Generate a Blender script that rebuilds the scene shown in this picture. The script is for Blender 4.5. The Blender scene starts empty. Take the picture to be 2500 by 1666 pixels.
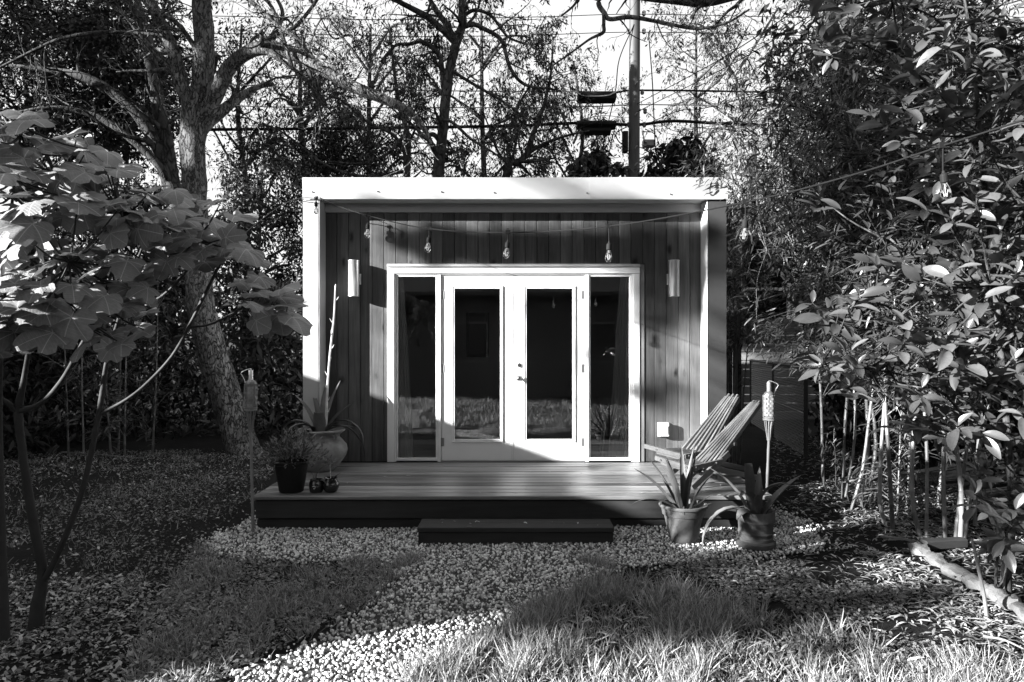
import bpy, math, random
import numpy as np
from mathutils import Vector, Matrix, noise as mnoise

random.seed(7)
R = np.random.default_rng(11)
SC = bpy.context.scene
COL = SC.collection
PI = math.pi

# ------------------------------------------------------------------ camera
EYE, HOR, F = 1.55, 840.0, 1667.0          # eye height, horizon row, focal length in photo pixels
cam_d = bpy.data.cameras.new('camera')
cam = bpy.data.objects.new('camera', cam_d)
COL.objects.link(cam)
cam.location = (0, 0, EYE)
cam.rotation_euler = (math.radians(90), 0, 0)
cam_d.sensor_width = 36.0
cam_d.lens = 36.0 * F / 2500.0
cam_d.shift_y = 7.0 / 2500.0
cam_d.clip_start = 0.05
cam_d.clip_end = 2000
SC.camera = cam

# ------------------------------------------------------------------ light
SUN_DIR = Vector((0.477, 0.240, -0.165)).normalized()     # the way the light travels
sun_d = bpy.data.lights.new('sun', 'SUN')
sun_d.energy = 4.4
sun_d.angle = math.radians(0.55)
sun_d.color = (1.0, 1.0, 1.0)
sun = bpy.data.objects.new('sun', sun_d)
COL.objects.link(sun)
sun.rotation_euler = SUN_DIR.to_track_quat('-Z', 'Y').to_euler()
sun.location = (-20, -10, 12)

world = bpy.data.worlds.new('World')
SC.world = world
world.use_nodes = True
wn, wl = world.node_tree.nodes, world.node_tree.links
wn.clear()
sky = wn.new('ShaderNodeTexSky')
sky.sky_type = 'NISHITA'
sky.sun_disc = False
sky.sun_elevation = math.asin(-SUN_DIR.z)
sky.sun_rotation = math.atan2(-SUN_DIR.x, -SUN_DIR.y)
sky.air_density = 1.0
sky.dust_density = 4.0
sky.ozone_density = 1.0
bw = wn.new('ShaderNodeRGBToBW')
bg = wn.new('ShaderNodeBackground')
bg.inputs['Strength'].default_value = 0.15
wo = wn.new('ShaderNodeOutputWorld')
wl.new(sky.outputs[0], bw.inputs[0])
veil = wn.new('ShaderNodeMath'); veil.operation = 'MINIMUM'          # a thin even veil of cloud over the whole sky
veil.inputs[1].default_value = 1.15
wl.new(bw.outputs[0], veil.inputs[0])
wl.new(veil.outputs[0], bg.inputs['Color'])
wl.new(bg.outputs[0], wo.inputs['Surface'])

SC.view_settings.view_transform = 'Standard'
SC.view_settings.look = 'None'
SC.view_settings.exposure = 2.65
SC.view_settings.gamma = 1.0
SC.view_settings.use_curve_mapping = False
SC.render.engine = 'CYCLES'
SC.cycles.max_bounces = 6
SC.cycles.diffuse_bounces = 3
SC.cycles.transparent_max_bounces = 12
SC.cycles.use_denoising = True

# ------------------------------------------------------------------ small helpers
def P(px, py, D):
    """photo pixel at depth D metres -> point in the garden"""
    return np.array([(px - 1250.0) / F * D, D, EYE + (HOR - py) / F * D])

def G(px, py, z=0.0):
    """photo pixel on a level z -> point in the garden"""
    D = (EYE - z) * F / (py - HOR)
    return np.array([(px - 1250.0) / F * D, D, z])

def tag(o, label=None, cat=None, group=None, kind=None):
    if label: o['label'] = label
    if cat: o['category'] = cat
    if group: o['group'] = group
    if kind: o['kind'] = kind
    return o

def empty(name, loc=(0, 0, 0), rz=0.0, label=None, cat=None, group=None):
    o = bpy.data.objects.new(name, None)
    o.empty_display_size = 0.1
    COL.objects.link(o)
    o.location = loc
    o.rotation_euler = (0, 0, rz)
    return tag(o, label, cat, group)

def link(name, me, mat=None, parent=None, loc=(0, 0, 0), rot=(0, 0, 0), scale=(1, 1, 1)):
    o = bpy.data.objects.new(name, me)
    COL.objects.link(o)
    if mat is not None and len(me.materials) == 0:
        me.materials.append(mat)
    o.location, o.rotation_euler, o.scale = loc, rot, scale
    if parent is not None:
        o.parent = parent
    return o

def fast_mesh(name, V, Fc, smooth=False, uv=None):
    V = np.asarray(V, dtype=np.float32)
    Fc = np.asarray(Fc, dtype=np.int32)
    me = bpy.data.meshes.new(name)
    n, k = Fc.shape
    me.vertices.add(len(V)); me.vertices.foreach_set('co', V.ravel())
    me.loops.add(n * k); me.loops.foreach_set('vertex_index', Fc.ravel())
    me.polygons.add(n)
    me.polygons.foreach_set('loop_start', np.arange(0, n * k, k, dtype=np.int32))
    me.polygons.foreach_set('loop_total', np.full(n, k, dtype=np.int32))
    if smooth:
        me.polygons.foreach_set('use_smooth', np.ones(n, dtype=bool))
    me.update(calc_edges=True)
    if uv is not None:
        ul = me.uv_layers.new(name='uv')
        ul.data.foreach_set('uv', np.asarray(uv, dtype=np.float32)[Fc.ravel()].ravel())
    return me

def axes_from(d, up):
    """orthonormal frames; rows of the result are (side, d, normal)"""
    d = d / np.linalg.norm(d, axis=1, keepdims=True)
    s = np.cross(d, up); l = np.linalg.norm(s, axis=1, keepdims=True); l[l < 1e-6] = 1
    s = s / l
    n = np.cross(s, d)
    return np.stack([s, d, n], axis=1)

def scatter_mesh(name, tv, tf, pos, frames, sc, smooth=False):
    """many copies of one small template (tv, tf) as one mesh"""
    N = len(pos)
    sc = np.asarray(sc, dtype=float)
    if sc.ndim == 1: sc = np.repeat(sc[:, None], 3, axis=1)
    V = np.einsum('nvi,nij->nvj', tv[None] * sc[:, None, :], frames) + pos[:, None, :]
    Fa = (tf[None] + (np.arange(N) * len(tv))[:, None, None]).reshape(-1, tf.shape[1])
    return fast_mesh(name, V.reshape(-1, 3), Fa, smooth)

class MB:
    """collects shapes; build() links them as one mesh object"""
    def __init__(s):
        s.v, s.f, s.n = [], [], 0
    def add(s, V, Fs):
        V = np.asarray(V, dtype=float)
        s.v.append(V)
        o = s.n
        s.f.extend([tuple(int(i) + o for i in f) for f in Fs])
        s.n += len(V)
        return s
    def box(s, x0, x1, y0, y1, z0, z1):
        V = [(x0,y0,z0),(x1,y0,z0),(x1,y1,z0),(x0,y1,z0),(x0,y0,z1),(x1,y0,z1),(x1,y1,z1),(x0,y1,z1)]
        return s.add(V, [(0,3,2,1),(4,5,6,7),(0,1,5,4),(1,2,6,5),(2,3,7,6),(3,0,4,7)])
    def cbox(s, x0, x1, y0, y1, z0, z1, c=0.004, ax=2):
        """box whose long edges along axis ax are chamfered"""
        lo, hi = [x0, y0, z0], [x1, y1, z1]
        a, b = [(1, 2), (0, 2), (0, 1)][ax]
        A0, A1, B0, B1 = lo[a], hi[a], lo[b], hi[b]
        prof = [(A0+c,B0),(A1-c,B0),(A1,B0+c),(A1,B1-c),(A1-c,B1),(A0+c,B1),(A0,B1-c),(A0,B0+c)]
        V = []
        for t in (lo[ax], hi[ax]):
            for (p, q) in prof:
                r = [0, 0, 0]; r[a], r[b], r[ax] = p, q, t
                V.append(r)
        Fs = [tuple(range(7, -1, -1)), tuple(range(8, 16))]
        Fs += [(i, (i+1) % 8, 8 + (i+1) % 8, 8 + i) for i in range(8)]
        return s.add(V, Fs)
    def beam(s, p0, p1, w, h, up=(0, 0, 1), c=0.12):
        """chamfered bar from p0 to p1, w across, h along up"""
        p0, p1 = np.asarray(p0, float), np.asarray(p1, float)
        fr = axes_from((p1 - p0)[None], np.asarray(up, float)[None])[0]
        S, N = fr[0], fr[2]
        k = c * min(w, h)
        a, b = w / 2, h / 2
        prof = [(-a+k,-b),(a-k,-b),(a,-b+k),(a,b-k),(a-k,b),(-a+k,b),(-a,b-k),(-a,-b+k)]
        V = [p + S*u + N*v for p in (p0, p1) for (u, v) in prof]
        Fs = [tuple(range(7, -1, -1)), tuple(range(8, 16))]
        Fs += [(i, (i+1) % 8, 8 + (i+1) % 8, 8 + i) for i in range(8)]
        return s.add(V, Fs)
    def tube(s, pts, rad, n=6, cap=True):
        pts = np.asarray(pts, float)
        m = len(pts)
        rad = np.full(m, rad) if np.isscalar(rad) else np.asarray(rad, float)
        T = np.gradient(pts, axis=0)
        T /= np.linalg.norm(T, axis=1, keepdims=True) + 1e-12
        ref = np.array([0.31, 0.87, 0.38]) if abs(T[:, 2]).mean() > 0.6 else np.array([0.1, 0.12, 1.0])
        S = np.cross(T, ref); S /= np.linalg.norm(S, axis=1, keepdims=True) + 1e-12
        N = np.cross(S, T)
        a = np.linspace(0, 2 * PI, n, endpoint=False)
        V = pts[:, None] + rad[:, None, None] * (np.cos(a)[None, :, None] * S[:, None] + np.sin(a)[None, :, None] * N[:, None])
        Fs = []
        for i in range(m - 1):
            for j in range(n):
                k = (j + 1) % n
                Fs.append((i*n+j, i*n+k, (i+1)*n+k, (i+1)*n+j))
        if cap:
            Fs.append(tuple(range(n - 1, -1, -1))); Fs.append(tuple((m-1)*n + j for j in range(n)))
        return s.add(V.reshape(-1, 3), Fs)
    def lathe(s, prof, n=24, c=(0, 0, 0), closed=False):
        prof = np.asarray(prof, float)
        a = np.linspace(0, 2 * PI, n, endpoint=False)
        V = np.stack([np.outer(prof[:, 0], np.cos(a)), np.outer(prof[:, 0], np.sin(a)), np.repeat(prof[:, 1][:, None], n, 1)], -1)
        V = V.reshape(-1, 3) + np.asarray(c, float)
        m = len(prof)
        Fs = [(i*n+j, i*n+(j+1) % n, (i+1)*n+(j+1) % n, (i+1)*n+j) for i in range(m-1) for j in range(n)]
        return s.add(V, Fs)
    def disc(s, c, r, n=20):
        a = np.linspace(0, 2 * PI, n, endpoint=False)
        V = np.stack([c[0] + r*np.cos(a), c[1] + r*np.sin(a), np.full(n, c[2])], -1)
        return s.add(V, [tuple(range(n))])
    def build(s, name, mat, parent=None, smooth=False, loc=(0, 0, 0), rot=(0, 0, 0)):
        me = bpy.data.meshes.new(name)
        me.from_pydata(np.concatenate(s.v).tolist(), [], s.f)
        if smooth:
            me.polygons.foreach_set('use_smooth', np.ones(len(me.polygons), dtype=bool))
            try: me.set_sharp_from_angle(angle=math.radians(42))
            except Exception: pass
        me.update()
        return link(name, me, mat, parent, loc, rot)

def spline(pts, per=5):
    """Catmull-Rom through pts (any width of row)"""
    p = np.asarray(pts, float)
    if len(p) < 3: 
        t = np.linspace(0, 1, per + 1)[:, None]
        return p[0] * (1 - t) + p[-1] * t
    q = np.vstack([2*p[0]-p[1], p, 2*p[-1]-p[-2]])
    out = []
    for i in range(1, len(q) - 2):
        for t in np.linspace(0, 1, per, endpoint=False):
            a, b, c, d = q[i-1], q[i], q[i+1], q[i+2]
            out.append(0.5*((2*b)+(-a+c)*t+(2*a-5*b+4*c-d)*t*t+(-a+3*b-3*c+d)*t**3))
    out.append(p[-1])
    return np.array(out)

def fbm(x, y, s=1.0, seed=0.0):
    return mnoise.fractal(Vector((x*s + seed, y*s - seed, seed*0.37)), 1.0, 2.0, 3)

def in_poly(pts, poly):
    x, y = pts[:, 0], pts[:, 1]
    inside = np.zeros(len(pts), bool)
    n = len(poly)
    for i in range(n):
        x0, y0 = poly[i]; x1, y1 = poly[(i+1) % n]
        c = ((y0 > y) != (y1 > y)) & (x < (x1-x0) * (y-y0) / (y1-y0+1e-12) + x0)
        inside ^= c
    return inside

def sin_noise(x, y, seed=0):
    r = np.random.default_rng(900 + seed)
    out = np.zeros_like(x)
    for k in range(7):
        f = r.uniform(0.8, 4.5); a = r.uniform(0, 2*PI); ph = r.uniform(0, 2*PI)
        out += np.sin((x*np.cos(a) + y*np.sin(a)) * f * 1.6 + ph) / (0.6 + 0.4*f)
    return out / 3.0

# ------------------------------------------------------------------ materials (the photograph is black and white)
def nt(name):
    m = bpy.data.materials.new(name)
    m.use_nodes = True
    t = m.node_tree
    t.nodes.clear()
    return m, t.nodes, t.links

def math_n(N, L, op, a, b=None, c=None, clamp=False):
    n = N.new('ShaderNodeMath'); n.operation = op; n.use_clamp = clamp
    for i, v in enumerate((a, b, c)):
        if v is None: continue
        if isinstance(v, (int, float)): n.inputs[i].default_value = v
        else: L.new(v, n.inputs[i])
    return n.outputs[0]

def coords(N, L, scale=(1, 1, 1), rnd=True, kind='Object'):
    tc = N.new('ShaderNodeTexCoord')
    mp = N.new('ShaderNodeMapping')
    mp.inputs['Scale'].default_value = scale
    L.new(tc.outputs[kind], mp.inputs['Vector'])
    if rnd:
        oi = N.new('ShaderNodeObjectInfo')
        cb = N.new('ShaderNodeCombineXYZ')
        r = math_n(N, L, 'MULTIPLY', oi.outputs['Random'], 37.0)
        for i in range(3): L.new(r, cb.inputs[i])
        L.new(cb.outputs[0], mp.inputs['Location'])
    return mp.outputs[0]

def noise_n(N, L, vec, scale, detail=4, rough=0.6, dist=0.0):
    n = N.new('ShaderNodeTexNoise')
    n.inputs['Scale'].default_value = scale
    n.inputs['Detail'].default_value = detail
    n.inputs['Roughness'].default_value = rough
    n.inputs['Distortion'].default_value = dist
    L.new(vec, n.inputs['Vector'])
    return n.outputs[0]

def mat_plain(name, base, rough=0.6, var=0.0, nscale=6.0, scale=(1, 1, 1), rnd=0.0, island=0.0, bump=0.0,
              bscale=40.0, metal=0.0, spec=0.4, transl=0.0, stain=0.0):
    m, N, L = nt(name)
    out = N.new('ShaderNodeOutputMaterial')
    pb = N.new('ShaderNodeBsdfPrincipled')
    vec = coords(N, L, scale)
    val = None
    def mul(a, b):
        return b if a is None else math_n(N, L, 'MULTIPLY', a, b)
    if var > 0:
        nz = noise_n(N, L, vec, nscale)
        val = mul(val, math_n(N, L, 'MULTIPLY_ADD', nz, 2*var*1.6, 1 - var*1.6))
    if stain > 0:
        nz = noise_n(N, L, vec, nscale * 0.31, 5, 0.7, 0.6)
        rp = math_n(N, L, 'MULTIPLY_ADD', nz, 5.0, -2.6, clamp=True)
        val = mul(val, math_n(N, L, 'MULTIPLY_ADD', rp, -stain, 1.0))
    if rnd > 0:
        oi = N.new('ShaderNodeObjectInfo')
        val = mul(val, math_n(N, L, 'MULTIPLY_ADD', oi.outputs['Random'], 2*rnd, 1 - rnd))
    if island > 0:
        ge = N.new('ShaderNodeNewGeometry')
        val = mul(val, math_n(N, L, 'MULTIPLY_ADD', ge.outputs['Random Per Island'], 2*island, 1 - island))
    if val is None:
        pb.inputs['Base Color'].default_value = (base, base, base, 1)
        col = None
    else:
        v = math_n(N, L, 'MULTIPLY', val, base, clamp=True)
        cb = N.new('ShaderNodeCombineColor')
        for i in range(3): L.new(v, cb.inputs[i])
        col = cb.outputs[0]
        L.new(col, pb.inputs['Base Color'])
    pb.inputs['Roughness'].default_value = rough
    pb.inputs['Metallic'].default_value = metal
    pb.inputs['Specular IOR Level'].default_value = spec
    if bump > 0:
        nb = noise_n(N, L, vec, bscale, 3)
        b = N.new('ShaderNodeBump'); b.inputs['Strength'].default_value = bump; b.inputs['Distance'].default_value = 0.01
        L.new(nb, b.inputs['Height']); L.new(b.outputs[0], pb.inputs['Normal'])
    sh = pb.outputs[0]
    if transl > 0:
        tr = N.new('ShaderNodeBsdfTranslucent')
        if col is not None: L.new(col, tr.inputs['Color'])
        else: tr.inputs['Color'].default_value = (base, base, base, 1)
        mx = N.new('ShaderNodeMixShader'); mx.inputs[0].default_value = transl
        L.new(sh, mx.inputs[1]); L.new(tr.outputs[0], mx.inputs[2]); sh = mx.outputs[0]
    L.new(sh, out.inputs['Surface'])
    return m

def mat_wood(name, base, axis=2, knots=0.6, contrast=0.6, rnd=0.3, rough=0.62, spec=0.35):
    """long-grained boards: streaks along the axis, growth waves, round knots, every board its own tone"""
    m, N, L = nt(name)
    out = N.new('ShaderNodeOutputMaterial')
    pb = N.new('ShaderNodeBsdfPrincipled')
    sc = [1.0, 1.0, 1.0]; sc[axis] = 0.06
    vec = coords(N, L, tuple(sc))
    s1 = noise_n(N, L, vec, 46.0, 5, 0.65, 0.3)
    s2 = noise_n(N, L, vec, 9.0, 3, 0.5, 1.2)
    sk = [1.0, 1.0, 1.0]; sk[axis] = 0.55
    kv = coords(N, L, tuple(sk))
    vo = N.new('ShaderNodeTexVoronoi'); vo.inputs['Scale'].default_value = 5.0; vo.inputs['Randomness'].default_value = 1.0
    wob = noise_n(N, L, kv, 14.0, 2)
    mixv = N.new('ShaderNodeVectorMath'); mixv.operation = 'MULTIPLY_ADD'
    cb0 = N.new('ShaderNodeCombineXYZ')
    for i in range(3): L.new(wob, cb0.inputs[i])
    L.new(cb0.outputs[0], mixv.inputs[0]); mixv.inputs[1].default_value = (0.05, 0.05, 0.05); L.new(kv, mixv.inputs[2])
    L.new(mixv.outputs[0], vo.inputs['Vector'])
    kd = vo.outputs['Distance']
    k1 = math_n(N, L, 'MULTIPLY_ADD', kd, -8.0, 1.45, clamp=True)          # the knot itself
    k2 = math_n(N, L, 'MULTIPLY_ADD', kd, -3.2, 1.0, clamp=True)           # darker grain round it
    vb = noise_n(N, L, coords(N, L, (1, 1, 1)), 1.7, 3)
    t = math_n(N, L, 'MULTIPLY_ADD', s1, contrast * 1.5, 1 - contrast * 0.75)
    t = math_n(N, L, 'MULTIPLY', t, math_n(N, L, 'MULTIPLY_ADD', s2, contrast * 1.3, 1 - contrast * 0.65))
    t = math_n(N, L, 'MULTIPLY', t, math_n(N, L, 'MULTIPLY_ADD', vb, 0.8, 0.6))
    t = math_n(N, L, 'MULTIPLY', t, math_n(N, L, 'MULTIPLY_ADD', k1, -knots, 1.0))
    t = math_n(N, L, 'MULTIPLY', t, math_n(N, L, 'MULTIPLY_ADD', k2, -knots * 0.4, 1.0))
    oi = N.new('ShaderNodeObjectInfo')
    t = math_n(N, L, 'MULTIPLY', t, math_n(N, L, 'MULTIPLY_ADD', oi.outputs['Random'], 2*rnd, 1 - rnd))
    v = math_n(N, L, 'MULTIPLY', t, base, clamp=True)
    cb = N.new('ShaderNodeCombineColor')
    for i in range(3): L.new(v, cb.inputs[i])
    L.new(cb.outputs[0], pb.inputs['Base Color'])
    pb.inputs['Roughness'].default_value = rough
    pb.inputs['Specular IOR Level'].default_value = spec
    b = N.new('ShaderNodeBump'); b.inputs['Strength'].default_value = 0.35; b.inputs['Distance'].default_value = 0.004
    L.new(s1, b.inputs['Height']); L.new(b.outputs[0], pb.inputs['Normal'])
    L.new(pb.outputs[0], out.inputs['Surface'])
    return m

def mat_bark(name, base, scale=7.0, stretch=0.45, depth=0.03, crack=0.8):
    m, N, L = nt(name)
    out = N.new('ShaderNodeOutputMaterial')
    pb = N.new('ShaderNodeBsdfPrincipled')
    v0 = coords(N, L, (1, 1, stretch))
    wob = N.new('ShaderNodeTexNoise'); wob.inputs['Scale'].default_value = scale * 0.7; wob.inputs['Detail'].default_value = 4
    L.new(v0, wob.inputs['Vector'])
    mv = N.new('ShaderNodeVectorMath'); mv.operation = 'MULTIPLY_ADD'
    L.new(wob.outputs[1], mv.inputs[0]); mv.inputs[1].default_value = (0.20, 0.20, 0.20); L.new(v0, mv.inputs[2])
    vo = N.new('ShaderNodeTexVoronoi'); vo.feature = 'DISTANCE_TO_EDGE'; vo.inputs['Scale'].default_value = scale
    L.new(mv.outputs[0], vo.inputs['Vector'])
    vc = N.new('ShaderNodeTexVoronoi'); vc.feature = 'F1'; vc.inputs['Scale'].default_value = scale
    L.new(mv.outputs[0], vc.inputs['Vector'])
    plate = N.new('ShaderNodeRGBToBW'); L.new(vc.outputs['Color'], plate.inputs[0])
    nz = noise_n(N, L, v0, scale * 2.6, 6, 0.75)
    big = noise_n(N, L, v0, scale * 0.30, 3)
    e = math_n(N, L, 'MULTIPLY_ADD', vo.outputs['Distance'], 7.0, math_n(N, L, 'MULTIPLY_ADD', nz, 1.5, -0.62), clamp=True)
    t = math_n(N, L, 'MULTIPLY_ADD', e, crack, 1 - crack)
    t = math_n(N, L, 'MULTIPLY', t, math_n(N, L, 'MULTIPLY_ADD', nz, 2.6, -0.25))
    t = math_n(N, L, 'MULTIPLY', t, math_n(N, L, 'MULTIPLY_ADD', plate.outputs[0], 0.9, 0.55))
    t = math_n(N, L, 'MULTIPLY', t, math_n(N, L, 'MULTIPLY_ADD', big, 1.6, 0.2))
    v = math_n(N, L, 'MULTIPLY', t, base, clamp=True)
    cb = N.new('ShaderNodeCombineColor')
    for i in range(3): L.new(v, cb.inputs[i])
    L.new(cb.outputs[0], pb.inputs['Base Color'])
    pb.inputs['Roughness'].default_value = 0.85
    pb.inputs['Specular IOR Level'].default_value = 0.2
    h = math_n(N, L, 'MULTIPLY_ADD', nz, 0.35, e)
    b = N.new('ShaderNodeBump'); b.inputs['Strength'].default_value = 0.9; b.inputs['Distance'].default_value = depth
    L.new(h, b.inputs['Height']); L.new(b.outputs[0], pb.inputs['Normal'])
    L.new(pb.outputs[0], out.inputs['Surface'])
    return m

def mat_glass(name, tint=0.9):
    m, N, L = nt(name)
    out = N.new('ShaderNodeOutputMaterial')
    tr = N.new('ShaderNodeBsdfTransparent'); tr.inputs[0].default_value = (tint, tint, tint, 1)
    gl = N.new('ShaderNodeBsdfGlossy'); gl.inputs['Roughness'].default_value = 0.005
    fr = N.new('ShaderNodeFresnel'); fr.inputs['IOR'].default_value = 2.1
    mx = N.new('ShaderNodeMixShader')
    L.new(fr.outputs[0], mx.inputs[0]); L.new(tr.outputs[0], mx.inputs[1]); L.new(gl.outputs[0], mx.inputs[2])
    L.new(mx.outputs[0], out.inputs['Surface'])
    return m

def mat_figleaf(name, base):
    """lobed leaf: pale ribs from the leaf joint into each lobe, side veins, soft mottling"""
    m, N, L = nt(name)
    out = N.new('ShaderNodeOutputMaterial')
    pb = N.new('ShaderNodeBsdfPrincipled')
    uv = N.new('ShaderNodeUVMap'); uv.uv_map = 'uv'
    dmin = None
    for a in (0, 48, -48, 102, -102):
        r = math.radians(a)
        vm = N.new('ShaderNodeVectorMath'); vm.operation = 'DOT_PRODUCT'
        vm.inputs[1].default_value = (math.cos(r), -math.sin(r), 0)
        L.new(uv.outputs[0], vm.inputs[0])
        vd = N.new('ShaderNodeVectorMath'); vd.operation = 'DOT_PRODUCT'
        vd.inputs[1].default_value = (math.sin(r), math.cos(r), 0)
        L.new(uv.outputs[0], vd.inputs[0])
        d = math_n(N, L, 'ABSOLUTE', vm.outputs['Value'])
        back = math_n(N, L, 'LESS_THAN', vd.outputs['Value'], 0.0)
        d = math_n(N, L, 'ADD', d, back)
        dmin = d if dmin is None else math_n(N, L, 'MINIMUM', dmin, d)
    rib = math_n(N, L, 'MULTIPLY_ADD', dmin, -55.0, 1.0, clamp=True)
    wv = N.new('ShaderNodeTexWave'); wv.inputs['Scale'].default_value = 3.2; wv.inputs['Distortion'].default_value = 2.5
    wv.bands_direction = 'Y'
    L.new(uv.outputs[0], wv.inputs['Vector'])
    side = math_n(N, L, 'MULTIPLY_ADD', wv.outputs['Fac'], 6.0, -5.1, clamp=True)
    nz = noise_n(N, L, uv.outputs[0], 7.0, 4)
    oi = N.new('ShaderNodeObjectInfo')
    t = math_n(N, L, 'MULTIPLY_ADD', nz, 0.7, 0.65)
    t = math_n(N, L, 'MULTIPLY', t, math_n(N, L, 'MULTIPLY_ADD', oi.outputs['Random'], 0.7, 0.65))
    t = math_n(N, L, 'ADD', t, math_n(N, L, 'MULTIPLY', rib, 1.5))
    t = math_n(N, L, 'ADD', t, math_n(N, L, 'MULTIPLY', side, 0.18))
    v = math_n(N, L, 'MULTIPLY', t, base, clamp=True)
    cb = N.new('ShaderNodeCombineColor')
    for i in range(3): L.new(v, cb.inputs[i])
    L.new(cb.outputs[0], pb.inputs['Base Color'])
    pb.inputs['Roughness'].default_value = 0.5
    pb.inputs['Specular IOR Level'].default_value = 0.5
    b = N.new('ShaderNodeBump'); b.inputs['Strength'].default_value = 0.5; b.inputs['Distance'].default_value = 0.004
    L.new(math_n(N, L, 'MULTIPLY_ADD', side, -0.4, math_n(N, L, 'MULTIPLY', nz, 0.8)), b.inputs['Height'])
    L.new(b.outputs[0], pb.inputs['Normal'])
    tr = N.new('ShaderNodeBsdfTranslucent'); L.new(cb.outputs[0], tr.inputs['Color'])
    mx = N.new('ShaderNodeMixShader'); mx.inputs[0].default_value = 0.12
    L.new(pb.outputs[0], mx.inputs[1]); L.new(tr.outputs[0], mx.inputs[2])
    L.new(mx.outputs[0], out.inputs['Surface'])
    return m

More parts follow.
